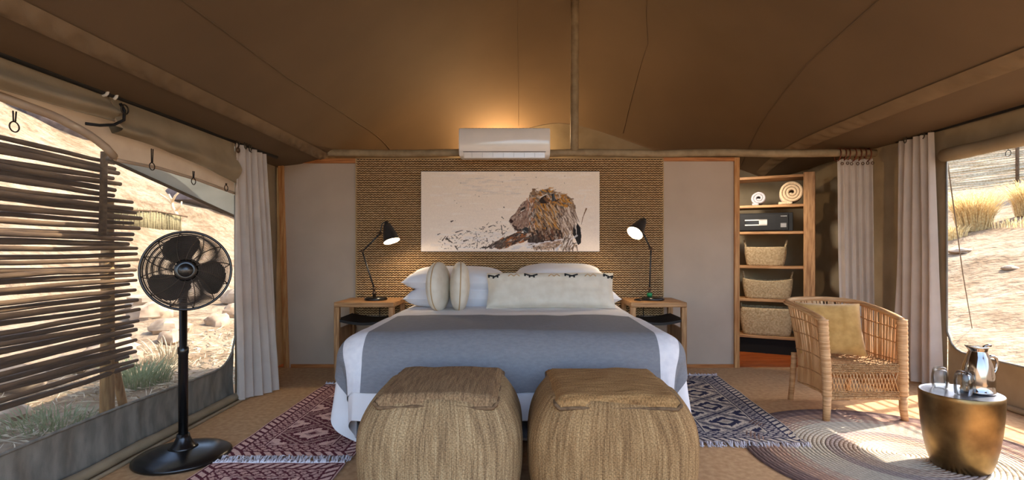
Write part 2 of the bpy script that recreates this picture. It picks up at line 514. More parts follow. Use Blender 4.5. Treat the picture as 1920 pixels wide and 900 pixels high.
K['jute_top'] = jute_mat('jute_top', lin(176,148,112), lin(112,90,70), lin(150,122,92), (70,7,1), 58, 66, 'UV')
K['jute_top_b'] = jute_mat('jute_top_warm', lin(196,158,108), lin(124,92,60), lin(168,130,86), (6,60,1), 66, 58, 'UV')

# ------------------------------------------------------------------ the tent: roof function
XL, XR = -2.15, 3.45          # side walls
YB = 6.3                      # rear canvas wall
YF = -1.0                     # open front
def roof_z(x, y):
    zl = 2.0 + (x + 1.9) * 0.85
    zr = 2.19 + (2.9 - x) * 0.78
    t = (x - 0.45) / 1.40
    hump = 0.30 * max(0.0, math.cos(PI / 2 * max(-1, min(1, t)))) ** 1.5
    zb = 2.34 + hump + (YB - y) * 1.0
    sag = -0.05 * math.sin(PI * min(1, max(0, (x + 1.9) / 2.35))) if x < 0.45 else -0.05 * math.sin(PI * min(1, max(0, (2.9 - x) / 2.45)))
    k = 0.40
    vals = (zl, zr, zb)
    z = -k * math.log(sum(math.exp(-v / k) for v in vals)) + 0.0
    return z + sag + 0.012 * vnoise(x * 1.4, y * 1.1, 3)

mb = MB()
nx, ny = 70, 90
mb.sheet(nx, ny, lambda u, v: (-1.9 + 4.8*u, YF + (YB - YF)*v, roof_z(-1.9 + 4.8*u, YF + (YB - YF)*v)), flip=True)
ceiling = struct(mb.build('ceiling', K['roof']), 'brown canvas tent roof sloping up to a central ridge')
# eave panels from the roof edge out to the wall heads
mb = MB()
mb.sheet(6, 60, lambda u, v: (-1.9 - (0.30 + 0.17*smoothstep(4.0, 5.0, YF + (YB-YF)*v))*u, YF + (YB-YF)*v, roof_z(-1.9, YF+(YB-YF)*v) - (roof_z(-1.9, YF+(YB-YF)*v) - 1.925)*u - 0.018*math.sin(PI*u) + 0.008*vnoise(u*3, v*25, 5)))
mb.build('eave_panel', K['roof'], ceiling)
mb = MB()
mb.sheet(6, 60, lambda u, v: (2.9 + 0.57*u, YF + (YB-YF)*v, roof_z(2.9, YF+(YB-YF)*v) - (roof_z(2.9, YF+(YB-YF)*v) - 2.11)*u - 0.03*math.sin(PI*u) + 0.01*vnoise(u*3, v*25, 6)), flip=True)
mb.build('eave_panel', K['roof'], ceiling)
K['webbing'] = M('roof_webbing', lin(126,106,82), lin(114,95,72), ns=4, bump=0.2, bs=300)
# puckered reinforcement webbing along both eaves
def webbing(x0, x1, seed):
    mb = MB()
    def fn(u, v):
        y = YF + (YB - 0.1 - YF) * v
        x = x0 + (x1 - x0) * u
        z = roof_z(max(-1.9, min(2.9, x)), y) - 0.012
        edge = math.sin(PI * u)
        z -= edge * (0.010 + 0.012 * vnoise(v * 90, u * 2, seed) + 0.008 * math.sin(v * 300 + 4 * u + 3 * vnoise(v * 30, 0, seed)) * (0.3 + 0.7 * (vnoise(v * 12, 1, seed) > -0.05)))
        return (x, y, z)
    mb.sheet(8, 420, fn, flip=True)
    return mb
webbing(-1.9, -1.825, 11).build('webbing_strip', K['webbing'], ceiling)
webbing(2.80, 2.9, 12).build('webbing_strip', K['webbing'], ceiling)
# stitched seams of the roof panels
def roof_seam(pts):
    mb = MB()
    P = []
    for i in range(len(pts) - 1):
        for k in range(12):
            t = k / 12
            x = pts[i][0]*(1-t) + pts[i+1][0]*t; y = pts[i][1]*(1-t) + pts[i+1][1]*t
            P.append((x, y, roof_z(x, y) - 0.003))
    mb.tube(P, 0.0045, n=5)
    mb.build('roof_seam', K['roof'], ceiling)
SEAMS = [[(-1.42,6.2),(-1.46,5.6),(-1.5,4.9),(-1.55,3.5),(-1.55,1.0),(-1.55,-0.9)],
         [(-0.02,6.2),(-0.02,5.6),(-0.02,5.0),(-0.02,3.0),(-0.02,0.5)],
         [(1.22,6.2),(1.25,5.7),(1.27,5.2),(1.18,4.9),(1.0,4.0),(1.0,1.0)],
         [(2.62,6.2),(2.45,5.2),(2.30,4.2),(2.22,3.2),(2.2,0.5)]]
for s in SEAMS: roof_seam(s)

# floor
mb = MB(); mb.box(XL - 0.25, XR + 0.05, YF, 5.02, -0.06, 0.0)
floor = struct(mb.build('floor', K['carpet'], smooth=False), 'tan sisal carpet floor of the tent')
rec = thing('wood_floor', 'polished red-brown plank floor in the shelf recess', None, (2.76, 5.66, 0))
rec['kind'] = 'structure'
for i in range(8):
    y0 = 5.025 + i * 0.16
    mb = MB(); mb.box(XL - 0.25, XR + 0.05, y0, y0 + 0.156, -0.05, 0.004, bev=0.003)
    mb.build('plank', K['redwood'], rec, smooth=False)

# left wall: canvas skirt, tall netting window with a curved head
def zl_low(y):
    if y < 3.94 - 0.22: return 0.28 + 0.006*math.sin(y*3)
    t = (y - 3.72) / 0.22
    return 0.28 + 0.22 * (1 - math.sqrt(max(0, 1 - min(1, t) ** 2)))
def zl_high(y):
    pts = [(-1.0,1.755),(1.6,1.752),(2.16,1.744),(2.41,1.727),(2.585,1.69),(2.68,1.655),(2.73,1.63),(2.765,1.602),(2.80,1.598),(3.12,1.606),(3.5,1.585),(3.94,1.544),(5,1.5)]
    for i in range(len(pts)-1):
        if pts[i][0] <= y <= pts[i+1][0]:
            t = (y - pts[i][0]) / (pts[i+1][0] - pts[i][0])
            return pts[i][1]*(1-t) + pts[i+1][1]*t
    return 1.75
def zl_top(y):
    return 1.945 if y < 5.0 else 1.945
mb = MB()
mb.sheet(220, 6, lambda u, v: (XL - 0.012*math.sin(PI*v) + (0.020*vnoise(u*60+v*1.5, v*1.2, 21) + 0.008*vnoise(u*170+v*3, v, 22))*math.sin(PI*v)*1.2, YF + (3.94-YF)*u, zl_low(YF + (3.94-YF)*u)*v))
skirt_v = mb
wall_left = struct(mb.build('wall_left', K['canvas_grey']), 'grey canvas skirt and khaki canvas side wall')
mb = MB()
mb.sheet(160, 4, lambda u, v: (XL + 0.01*vnoise(u*40, v*2, 23)*math.sin(PI*v), YF + (3.94-YF)*u, zl_high(YF + (3.94-YF)*u)*(1-v) + 1.945*v))
mb.build('window_head', K['canvas_cream'], wall_left)
mb = MB()
mb.sheet(40, 16, lambda u, v: (XL - 0.19*smoothstep(0.02, 0.42, u) + 0.02*vnoise(u*7, v*3, 24)*math.sin(PI*u)*math.sin(PI*v), 3.94 + (YB-3.94)*u, 1.96*v))
mb.build('canvas_panel', K['canvas'], wall_left)
mb = MB()
mb.tube([(XL+0.025, YF + 0.08*k, 0.03 + 0.006*vnoise(k*0.7, 0, 4)) for k in range(66)], [0.03 + 0.006*vnoise(k*0.9, 2, 4) for k in range(66)], n=8)
mb.tube([(XL+0.075, YF + 0.08*k, 0.008) for k in range(66)], 0.012, n=6)
mb.build('ground_flap', K['canvas'], wall_left)
w1 = thing('window_1', 'tall insect-net window in the side wall beside the fan', None, (XL, 1.5, 0.28)); w1['kind'] = 'structure'
mb = MB()
mb.sheet(40, 12, lambda u, v: (XL - 0.006, YF + (3.945-YF)*u, zl_low(YF+(3.945-YF)*u) + (zl_high(YF+(3.945-YF)*u) - zl_low(YF+(3.945-YF)*u))*v))
mb.build('net', K['net'], w1)
mb = MB()
ys = np.linspace(YF, 2.765, 70)
mb.tube([(XL + 0.004, y, zl_high(y) + 0.018) for y in ys] , 0.020, n=6, flat=1.0)
mb.build('window_trim', K['canvas_cream'], w1)
mb = MB()
ys = np.linspace(2.78, 3.94, 30)
mb.tube([(XL + 0.004, y, zl_high(y) + 0.008) for y in ys], 0.010, n=6)
mb.build('window_trim', K['canvas_cream'], w1)
mb = MB()
ys = np.linspace(YF, 3.938, 120)
mb.tube([(XL + 0.004, y, zl_low(y)) for y in ys] + [(XL + 0.004, 3.94, z) for z in (0.55, 0.9, 1.3, 1.54)], 0.008, n=5)
mb.build('window_binding', K['canvas_grey'], w1)

# right wall
def zr_low(y):
    if y < 4.22 - 0.17: return 0.325
    t = (y - 4.05) / 0.17
    return 0.325 + 0.17 * (1 - math.sqrt(max(0, 1 - min(1, t) ** 2)))
mb = MB()
mb.sheet(120, 5, lambda u, v: (XR + 0.012*math.sin(PI*v) + 0.014*vnoise(u*40, v*2, 31)*math.sin(PI*v), YF + (4.22-YF)*u, zr_low(YF+(4.22-YF)*u)*v), flip=True)
wall_right = struct(mb.build('wall_right', K['canvas']), 'khaki canvas side wall around the wide window')
mb = MB()
mb.sheet(80, 4, lambda u, v: (XR + 0.01*vnoise(u*30, v*2, 33)*math.sin(PI*v)*math.sin(PI*u), YF + (4.26-YF)*u, 1.86 + 0.30*v), flip=True)
mb.build('window_head', K['canvas'], wall_right)
mb = MB()
mb.sheet(40, 16, lambda u, v: (XR + 0.02*vnoise(u*7, v*3, 34)*math.sin(PI*u)*math.sin(PI*v), 4.22 + (YB-4.22)*u, 2.16*v), flip=True)
mb.build('canvas_panel', K['canvas'], wall_right)
mb = MB()
mb.tube([(XR-0.02, YF + 0.08*k, 0.02) for k in range(66)], [0.022 + 0.005*vnoise(k*0.9, 2, 8) for k in range(66)], n=8)
mb.build('ground_flap', K['canvas'], wall_right)
w2 = thing('window_2', 'wide insect-net window looking out on sand and grass tufts', None, (XR, 1.6, 0.325)); w2['kind'] = 'structure'
mb = MB()
mb.sheet(40, 6, lambda u, v: (XR + 0.006, YF + (4.222-YF)*u, zr_low(YF+(4.222-YF)*u) + (1.865 - zr_low(YF+(4.222-YF)*u))*v), flip=True)
mb.build('net', K['net_open'], w2)
mb = MB()
ys = np.linspace(YF, 4.218, 110)
mb.tube([(XR - 0.004, y, zr_low(y)) for y in ys] + [(XR - 0.004, 4.22, z) for z in (0.6, 0.9, 1.3, 1.86)], 0.009, n=5)
mb.build('window_binding', K['canvas_grey'], w2)

# rear canvas wall, its head following the roof hump
mb = MB()
mb.sheet(60, 14, lambda u, v: (XL - 0.2 + (XR-XL+0.22)*u, YB - 0.04 + 0.02*vnoise(u*9, v*3, 41), (max(roof_z(max(-1.9, min(2.9, XL - 0.2 + (XR-XL+0.22)*u)), YB) + 0.03, 2.16 if u > 0.8 else 1.97))*v), flip=True)
struct(mb.build('wall_back', K['canvas']), 'khaki canvas rear wall behind the shelves')

# ------------------------------------------------------------------ bedroom partition
YP = 5.0
part = thing('partition_wall', 'framed taupe partition wall standing behind the bed', None, (-0.08, YP, 0)); part['kind'] = 'structure'
mb = MB(); mb.box(-2.255, 2.06, YP + 0.004, YP + 0.03, 0.0, 1.985)
mb.build('panel', K['panel'], part, smooth=False)
mb = MB(); mb.box(-2.255, -2.205, YP - 0.02, YP + 0.045, 0.0, 1.955, bev=0.003)
mb.v = [(x - 0.055*z/1.955, y, z) for (x, y, z) in mb.v]
mb.build('frame_post', K['frame'], part, smooth=False)
mb = MB(); mb.box(2.045, 2.095, YP - 0.02, YP + 0.045, 0.0, 2.01, bev=0.003)
mb.build('frame_post', K['frame'], part, smooth=False)
mb = MB(); mb.box(-2.315, -1.565, YP - 0.018, YP + 0.045, 1.955, 2.0, bev=0.003)
mb.build('frame_rail', K['frame_x'], part, smooth=False)
mb = MB(); mb.box(1.36, 2.045, YP - 0.018, YP + 0.045, 1.975, 2.01, bev=0.003)
mb.build('frame_rail', K['frame_x'], part, smooth=False)
bb = MB(); bb.box(-2.19, 2.045, YP - 0.012, YP + 0.002, 0.0, 0.035, bev=0.003)
struct(bb.build('baseboard_back', K['frame_x'], smooth=False), 'thin orange pine strip along the partition foot')
mb = MB()
mb.tube([(-2.2 + 0.1*k, YP + 0.0, 2.052 + 0.004*math.sin(k*0.5) + 0.004*vnoise(k*.6,0,9)) for k in range(57)], [0.036 + 0.003*vnoise(k*0.8, 1, 9) for k in range(57)], n=12)
tag(mb.build('ridge_beam', K['pole']), 'khaki round pole lying level above the partition', 'beam')
mb = MB()
RT = roof_z(0.52, YP)
mb.tube([(0.52 + 0.004*q, YP, 2.07 + (RT + 0.01 - 2.07)*q) for q in (0, 0.3, 0.6, 0.85, 1.0)], [0.041, 0.041, 0.040, 0.039, 0.038], n=14)
tag(mb.build('roof_pole', K['pole']), 'khaki upright pole rising from the beam to the roof', 'pole')

# side rails the curtains and window blinds hang from
mb = MB(); mb.tube([(XL + 0.03, YF, 1.935), (XL + 0.03, 1.5, 1.93), (XL + 0.03, 4.55, 1.935)], 0.016, n=8)
rl = tag(mb.build('curtain_rail', K['black_matt']), 'black rail along the wall head above the fan side', 'rail')
for y in (2.66, 2.72):
    mb = MB(); mb.tube([(XL+0.03+0.022*math.cos(a), y, 1.935+0.022*math.sin(a)) for a in np.linspace(0, 2*PI, 12, endpoint=False)], 0.008, n=5, closed=True); mb.build('clip', K['keypad'], rl)
mb = MB(); mb.tube([(XR - 0.03, YF, 2.11), (XR - 0.03, 1.5, 2.105), (XR - 0.03, 4.75, 2.11)], 0.013, n=8)
tag(mb.build('curtain_rail', K['black_matt']), 'black rail above the window behind the cane armchair', 'rail')

# rolled-up canvas blinds
def blind(y0, y1, z0a, z0b, sag, label, seed, xo=0.02):
    mb = MB()
    prof = 14
    def fn(u, v):
        y = y0 + (y1 - y0)*u
        a = v * 1.0
        low = z0a + (z0b - z0a)*u - sag*math.sin(PI*u)
        z = 1.925 + (low - 1.925)*math.sin(min(1, a*1.25)*PI/2) if a < 0.8 else low + 0.05*(a-0.8)/0.2
        bulge = math.sin(PI*min(1, a*1.05))
        x = XL + xo + 0.055*bulge + 0.016*math.sin(a*13 + u*3 + 2*vnoise(u*3, 0, seed)) * bulge + 0.03*vnoise(u*6 + a*2, a*4, seed)*bulge
        return (x, y, z + 0.012*vnoise(u*10, a*2, seed+1)*bulge)
    mb.sheet(70, 28, fn)
    return tag(mb.build('rolled_blind', K['canvas']), label, 'blind')
blind(YF + 0.1, 2.70, 1.75, 1.79, 0.01, 'bunched khaki canvas blind tied up with a black strap', 51)
blind(2.69, 3.86, 1.73, 1.61, -0.03, 'slack khaki canvas blind beside the pale curtain', 53, 0.03)
mb = MB()
mb.tube([(XL+0.085, 2.70, 1.885), (XL+0.10, 2.71, 1.85), (XL+0.10, 2.705, 1.80), (XL+0.085, 2.66, 1.765), (XL+0.06, 2.60, 1.748), (XL+0.03, 2.55, 1.745)], 0.008, n=5, flat=1)
st = tag(mb.build('tie_strap', K['black_matt']), 'black strap holding the bunched window blind', 'strap')
mb = MB(); mb.tube([(XL+0.105, 2.705 + 0.024*math.cos(a), 1.855 + 0.024*math.sin(a)) for a in np.linspace(0, 2*PI, 16, endpoint=False)], 0.004, n=5, closed=True)
mb.build('ring', K['ring'], st)
RINGL = ['ring on a black cord nearest the bunched blind strap', 'ring on a cord midway along the slack blind', 'half hidden ring on a cord beside the pale curtain', 'ring on a cord above the top of the stick screen']
for i, (y, zt, zb_) in enumerate([(2.955, 1.70, 1.60), (3.33, 1.63, 1.565), (3.70, 1.60, 1.565), (2.15, 1.70, 1.635)]):
    t = thing('hanging_ring', RINGL[i], 'ring', (XL+0.07, y, zb_), group='rings hanging below the window blinds')
    mb = MB(); mb.tube([(XL+0.07, y-0.006, zt), (XL+0.07, y-0.004, zb_+0.02)], 0.003, n=5); mb.tube([(XL+0.07, y+0.008, zt), (XL+0.07, y+0.004, zb_+0.02)], 0.003, n=5)
    mb.build('cord', K['black_matt'], t)
    mb = MB(); mb.tube([(XL+0.07, y + 0.021*math.cos(a), zb_ + 0.021*math.sin(a)) for a in np.linspace(0, 2*PI, 18, endpoint=False)], 0.003, n=5, closed=True)
    mb.build('ring', K['ring'], t)
mb = MB()
mb.tube([(XR - 0.045, YF + 0.1*k, 1.885 + 0.008*vnoise(k*0.7, 0, 61)) for k in range(53)], [0.052 + 0.006*vnoise(k*0.6, 1, 61) for k in range(53)], n=14)
tag(mb.build('rolled_blind', K['canvas']), 'tightly rolled khaki blind above the window by the brass table', 'blind')
t = thing('hanging_ring', 'thin ring hanging in front of the far stick fence', 'ring', (XR+0.03, 3.64, 1.80))
mb = MB(); mb.tube([(XR-0.05, 3.64 + 0.021*math.cos(a), 1.80 + 0.021*math.sin(a)) for a in np.linspace(0, 2*PI, 18, endpoint=False)], 0.0025, n=5, closed=True)
mb.build('ring', K['ring'], t)
mb = MB(); mb.tube([(XR-0.05, 3.64, 1.86), (XR-0.05, 3.64, 1.82)], 0.0025, n=4); mb.build('cord', K['ring'], t)

# outer fly beside the left window
fly = thing('outer_fly', 'pale grey-green fly sheet edge seen through the net window', 'fly sheet', (-3.0, 4.6, 1.6))
def flyfn(u, v):
    y = 3.82 + 2.98*u
    zo = 1.83 - (y - 3.6)*0.185
    return (-3.0 + 0.56*v, y, zo + (2.0 - zo)*v - 0.05*math.sin(PI*v))
mb = MB(); mb.sheet(20, 8, flyfn); mb.build('sheet', K['fly'], fly)
mb = MB(); mb.tube([(-3.0, 3.80, 1.793), (-3.0, 4.6, 1.645), (-3.0, 6.8, 1.238)], 0.016, n=8); mb.build('edge_pole', K['rope'], fly)
mb = MB(); mb.sheet(60, 6, lambda u, v: (-2.36 - 0.86*v, YF - 0.5 + 8.0*u, 2.36 - 0.24*v - 0.03*math.sin(PI*v) + 0.02*vnoise(u*20, v*2, 44)), flip=True); mb.build('eave_sheet', K['fly'], fly)
# ------------------------------------------------------------------ woven wall mat
MX0, MX1, MZ0, MZ1 = -1.565, 1.367, 0.50, 2.0
mat_t = thing('woven_mat', 'large knotted straw mat hung flat behind the bed', 'wall hanging', ((MX0+MX1)/2, YP, MZ0))
mb = MB(); mb.box(MX0, MX1, YP - 0.012, YP + 0.004, MZ0, MZ1)
mb.build('backing', K['mat_back'], mat_t, smooth=False)
mb = MB()
pitch = 0.0226
rows = int((MZ1 - MZ0) / pitch)
nst = 200
for r in range(rows):
    z0 = MZ0 + 0.012 + r * pitch
    P = []
    ph = random.random() * 0.4
    for k in range(nst + 1):
        x = MX0 + 0.008 + (MX1 - MX0 - 0.016) * k / nst
        zig = 0.0048 * (1 if (k % 2 == 0) else -1)
        P.append((x, YP - 0.017 - 0.004 * (k % 2), z0 + zig + 0.004 * vnoise(x * 5, r * 0.35, 71)))
    mb.tube(P, 0.0068, n=4, caps=False)
rp = mb.build('straw_rows', K['mat_rope'], mat_t); rp['kind'] = 'stuff'
mb = MB()
for x in (MX0, MX1): mb.tube([(x, YP - 0.014, MZ0 + (MZ1-MZ0)*k/30) for k in range(31)], 0.006, n=5)
mb.tube([(MX0 + (MX1-MX0)*k/30, YP - 0.014, MZ1) for k in range(31)], 0.006, n=5)
mb.build('binding', K['tan_cord'], mat_t)

# ------------------------------------------------------------------ lion painting (flat print on a stretched canvas)
class Paint:
    """a small software painter on the photograph's own crop coordinates"""
    def __init__(s, W, H, x0, x1, y0, y1):
        s.W, s.H = W, H
        s.x = np.linspace(x0, x1, W)[None, :].repeat(H, 0)
        s.y = np.linspace(y0, y1, H)[:, None].repeat(W, 1)
        s.c = np.zeros((H, W, 3))
        s.x0, s.x1, s.y0, s.y1 = x0, x1, y0, y1
    def win(s, xa, xb, ya, yb):
        fx = (s.W - 1) / (s.x1 - s.x0); fy = (s.H - 1) / (s.y1 - s.y0)
        i0 = max(0, int((xa - s.x0) * fx)); i1 = min(s.W, int((xb - s.x0) * fx) + 2)
        j0 = max(0, int((ya - s.y0) * fy)); j1 = min(s.H, int((yb - s.y0) * fy) + 2)
        return slice(j0, max(j0, j1)), slice(i0, max(i0, i1))
    def poly(s, pts, col, a=1.0):
        P = np.array(pts, float)
        w = s.win(P[:,0].min(), P[:,0].max(), P[:,1].min(), P[:,1].max())
        X, Y = s.x[w], s.y[w]
        ins = np.zeros(X.shape, bool)
        n = len(P)
        for i in range(n):
            xa, ya = P[i]; xb, yb = P[(i+1) % n]
            if ya == yb: continue
            ins ^= ((ya > Y) != (yb > Y)) & (X < (xb - xa) * (Y - ya) / (yb - ya) + xa)
        s.c[w] = np.where(ins[..., None], s.c[w]*(1-a) + np.array(lin(*col)[:3])*a, s.c[w])
        return w, ins
    def stroke(s, xa, ya, xb, yb, wd, col, a=1.0):
        w = s.win(min(xa,xb)-wd, max(xa,xb)+wd, min(ya,yb)-wd, max(ya,yb)+wd)
        X, Y = s.x[w], s.y[w]
        if X.size == 0: return
        dx, dy = xb-xa, yb-ya
        L = dx*dx + dy*dy + 1e-9
        t = np.clip(((X-xa)*dx + (Y-ya)*dy) / L, 0, 1)
        d = np.hypot(X - xa - t*dx, Y - ya - t*dy)
        ins = d < wd * 0.5 * (1 - 0.5*t)
        s.c[w] = np.where(ins[..., None], s.c[w]*(1-a) + np.array(lin(*col)[:3])*a, s.c[w])
    def inside(s, pts, x, y):
        ins = False; n = len(pts)
        for i in range(n):
            xa, ya = pts[i]; xb, yb = pts[(i+1) % n]
            if (ya > y) != (yb > y) and x < (xb-xa)*(y-ya)/(yb-ya)+xa: ins = not ins
        return ins
    def hatch(s, pts, n, cols, ang, spread, ln, wd, a=0.9):
        P = np.array(pts)
        xa, ya = P.min(0); xb, yb = P.max(0)
        k = 0; tries = 0
        while k < n and tries < n*8:
            tries += 1
            x, y = random.uniform(xa, xb), random.uniform(ya, yb)
            if not s.inside(pts, x, y): continue
            an = math.radians((ang(x, y) if callable(ang) else ang) + random.uniform(-spread, spread))
            l = ln * random.uniform(0.4, 1.3)
            s.stroke(x, y, x + l*math.cos(an), y + l*math.sin(an), wd*random.uniform(0.5, 1.4), random.choice(cols), a)
            k += 1

def paint_lion():
    p = Paint(560, 250, 45, 1825, 65, 855)
    base = np.array(lin(244, 228, 213)[:3])
    p.c[:] = base
    p.c += ((p.y - 460)/790)[..., None] * np.array([-0.02, 0.0, 0.05])
    for i in range(260):                       # pale scumbling
        x, y = random.uniform(120, 1750), random.uniform(80, 640)
        p.stroke(x, y, x + random.uniform(30, 160), y + random.uniform(-6, 6), random.uniform(6, 26), random.choice([(250,238,226),(246,230,214),(236,220,208),(252,242,234)]), 0.35)
    for i in range(60):
        x, y = random.uniform(380, 1000), random.uniform(100, 300)
        p.stroke(x, y, x + random.uniform(30, 140), y + random.uniform(-4, 4), random.uniform(4, 16), random.choice([(198,192,190),(210,202,196),(216,208,204)]), 0.3)
    for i in range(80):
        x, y = random.uniform(150, 1000), random.uniform(650, 840)
        p.stroke(x, y, x + random.uniform(20, 160), y + random.uniform(-14, 14), random.uniform(8, 30), random.choice([(232,226,226),(238,232,230),(222,214,214)]), 0.4)
    for i in range(210):                       # dark flecks low in front of the lion
        t = random.random() ** 0.7
        x = 210 + 700*t
        y = 830 - random.random()**1.5 * (110 + 190*t)
        an = random.uniform(-0.9, 0.6); l = random.choice([4,6,8,14,30])
        p.stroke(x, y, x + l*math.cos(an), y + l*math.sin(an), random.uniform(4, 11), random.choice([(70,62,60),(96,84,78),(50,44,44),(130,112,100),(150,130,112)]), 0.85)
    for (xa, ya, xb, yb, w) in [(345,560,365,552,16),(720,615,760,598,12),(640,636,672,632,11),(390,668,460,645,11),(500,655,545,665,10),(300,730,355,772,18),(255,750,290,705,12),(210,690,235,678,10),(470,755,515,742,14),(600,820,608,740,9),(845,600,860,700,10),(385,805,410,845,14),(850,515,870,535,10),(870,418,876,422,12),(590,680,604,720,8),(650,820,690,815,14),(700,730,706,760,10)]:
        p.stroke(xa, ya, xb, yb, w, (72,62,58), 0.95)
    body = [(1130,690),(1110,640),(1125,540),(1105,450),(1105,350),(1130,300),(1165,232),(1190,262),(1240,250),(1330,226),(1340,262),(1400,264),(1490,290),(1550,335),(1580,400),(1592,500),(1575,590),(1555,690),(1560,760),(1600,800),(1500,830),(1380,800),(1240,790),(1150,800),(1110,750)]
    p.poly(body, (150,122,98))
    br = [(150,118,90),(110,84,66),(78,58,46),(188,164,142),(210,190,172),(134,112,98),(168,140,116)]
    oc = [(196,132,48),(176,118,46),(206,148,70),(150,98,46),(120,84,52)]
    ang = lambda x, y: 75 + (1330 - x) * -0.06
    p.hatch(body, 620, br, ang, 26, 60, 13)
    mane_top = [(1110,345),(1130,290),(1165,225),(1200,250),(1330,225),(1345,262),(1480,285),(1540,330),(1500,420),(1400,420),(1300,380),(1200,420),(1140,420)]
    p.hatch(mane_top, 190, oc[:3] + br[:5] + [(100,98,94)], 20, 50, 46, 14)
    mane_mid = [(1190,390),(1400,370),(1430,460),(1380,600),(1300,640),(1210,560),(1160,640),(1140,560)]
    p.hatch(mane_mid, 300, oc[:3] + br + [(190,150,96),(70,54,42),(92,70,50),(206,180,150),(96,96,92)], 62, 18, 80, 12)
    p.hatch([(1420,400),(1580,420),(1590,560),(1520,640),(1440,640),(1400,520)], 150, [(206,186,172),(168,146,132),(132,110,100),(100,80,72),(222,206,192)], 66, 16, 80, 9)
    face = [(1112,338),(1062,366),(1020,420),(985,478),(935,520),(925,556),(948,580),(958,612),(990,648),(1045,662),(1105,622),(1138,560),(1132,450),(1125,380)]
    p.poly(face, (150,120,106))
    p.hatch(face, 200, [(150,122,110),(126,100,90),(170,144,132),(188,166,152),(110,88,80),(162,130,112)], 110, 50, 26, 11)
    p.poly([(925,545),(940,535),(965,552),(960,572),(940,578)], (62,40,38))
    p.hatch([(950,590),(1040,640),(1000,655),(970,630)], 30, [(58,44,42),(84,66,60)], 20, 15, 26, 9)
    p.poly([(1030,470),(1045,430),(1080,410),(1090,425),(1065,455)], (64,54,50)); p.stroke(1040, 462, 1080, 440, 8, (232,222,212)); p.stroke(1020, 500, 1040, 470, 7, (60,48,46))
    p.poly([(1050,640),(1085,615),(1115,622),(1112,680),(1080,678)], (56,58,60)); p.stroke(1070, 650, 1100, 668, 9, (140,146,148))
    p.hatch([(1100,330),(1170,340),(1180,620),(1130,640),(1120,480)], 110, [(196,182,170),(166,120,92),(110,100,98),(226,214,204),(200,140,110),(90,78,74)], 95, 30, 40, 10)
    p.poly([(1220,360),(1250,310),(1290,290),(1300,330),(1330,350),(1320,378),(1250,382)], (52,42,38)); p.stroke(1235, 320, 1300, 285, 13, (226,214,204)); p.stroke(1300, 285, 1330, 330, 10, (206,190,178)); p.hatch([(1260,320),(1310,310),(1310,360),(1270,360)], 20, [(150,104,70),(110,80,60)], 60, 30, 24, 9)
    p.poly([(1345,290),(1375,275),(1385,350),(1355,365)], (84,88,92)); p.stroke(1355, 290, 1362, 350, 12, (44,42,44))
    low = [(1115,690),(1180,650),(1300,620),(1450,640),(1450,730),(1300,760),(1160,800),(1112,770)]
    p.hatch(low, 240, [(66,50,44),(90,66,54),(112,74,56),(48,40,38),(134,100,80),(170,150,136)], 78, 25, 46, 14)
    p.poly([(1112,720),(1200,690),(1230,740),(1340,745),(1440,730),(1330,765),(1160,800),(1115,775)], (52,46,46), 0.8)
    paw = [(775,770),(830,740),(900,712),(960,685),(1020,660),(1060,675),(1105,690),(1112,730),(1050,765),(960,790),(880,830),(810,836),(780,810)]
    p.poly(paw, (116,86,70))
    p.hatch(paw, 200, [(70,54,48),(96,74,64),(176,110,66),(150,96,62),(84,80,78),(200,180,164),(54,44,42)], -28, 25, 40, 15)
    p.poly([(780,760),(870,730),(890,800),(810,835)], (92,80,74), 0.75)
    p.hatch([(660,820),(780,780),(790,830),(680,832)], 26, [(66,58,56),(100,86,80)], -25, 20, 40, 13)
    for i in range(50):                        # white under-paint along the ground line
        x = random.uniform(930, 1440); y = 815 - (x - 930)*0.12 + random.uniform(-16, 26)
        p.stroke(x, y, x + random.uniform(20, 90), y - random.uniform(0, 14), random.uniform(6, 18), random.choice([(226,220,222),(212,206,210),(236,228,224)]), 0.85)
    p.hatch([(1160,810),(1280,770),(1440,745),(1460,800),(1300,840),(1180,838)], 90, [(190,158,134),(160,130,110),(216,196,180),(136,108,92)], -12, 14, 50, 9)
    p.hatch([(1470,690),(1545,640),(1560,760),(1600,800),(1500,830),(1450,780)], 90, [(120,102,92),(150,132,122),(196,182,172),(84,70,64),(226,218,214)], 100, 35, 44, 11)
    p.poly([(1562,640),(1570,590),(1582,640),(1605,575),(1635,620),(1645,700),(1640,775),(1612,795),(1588,740),(1560,690)], (36,34,36))
    p.stroke(1590, 600, 1596, 690, 9, (214,204,196)); p.stroke(1560, 780, 1620, 770, 9, (60,56,56))
    p.stroke(1600, 700, 1555, 730, 20, (206,206,214), 0.7); p.stroke(1395, 840, 1440, 790, 26, (214,216,228), 0.7)
    for (xa, ya, xb, yb, w) in [(1694,434,1680,470,16),(1680,468,1660,520,11),(1660,520,1645,590,8)]: p.stroke(xa, ya, xb, yb, w, (136,100,72))
    p.stroke(1690, 300, 1650, 385, 9, (240,232,222))
    for i in range(26):
        x, y = random.uniform(300, 1700), random.uniform(90, 560)
        if x < 900 or y < 210: p.stroke(x, y, x+3, y+2, random.uniform(4, 8), (110,92,84))
    p.c *= 1 + 0.05 * rng.standard_normal(p.c.shape[:2])[..., None]
    return np.clip(p.c, 0.0, 1.0)

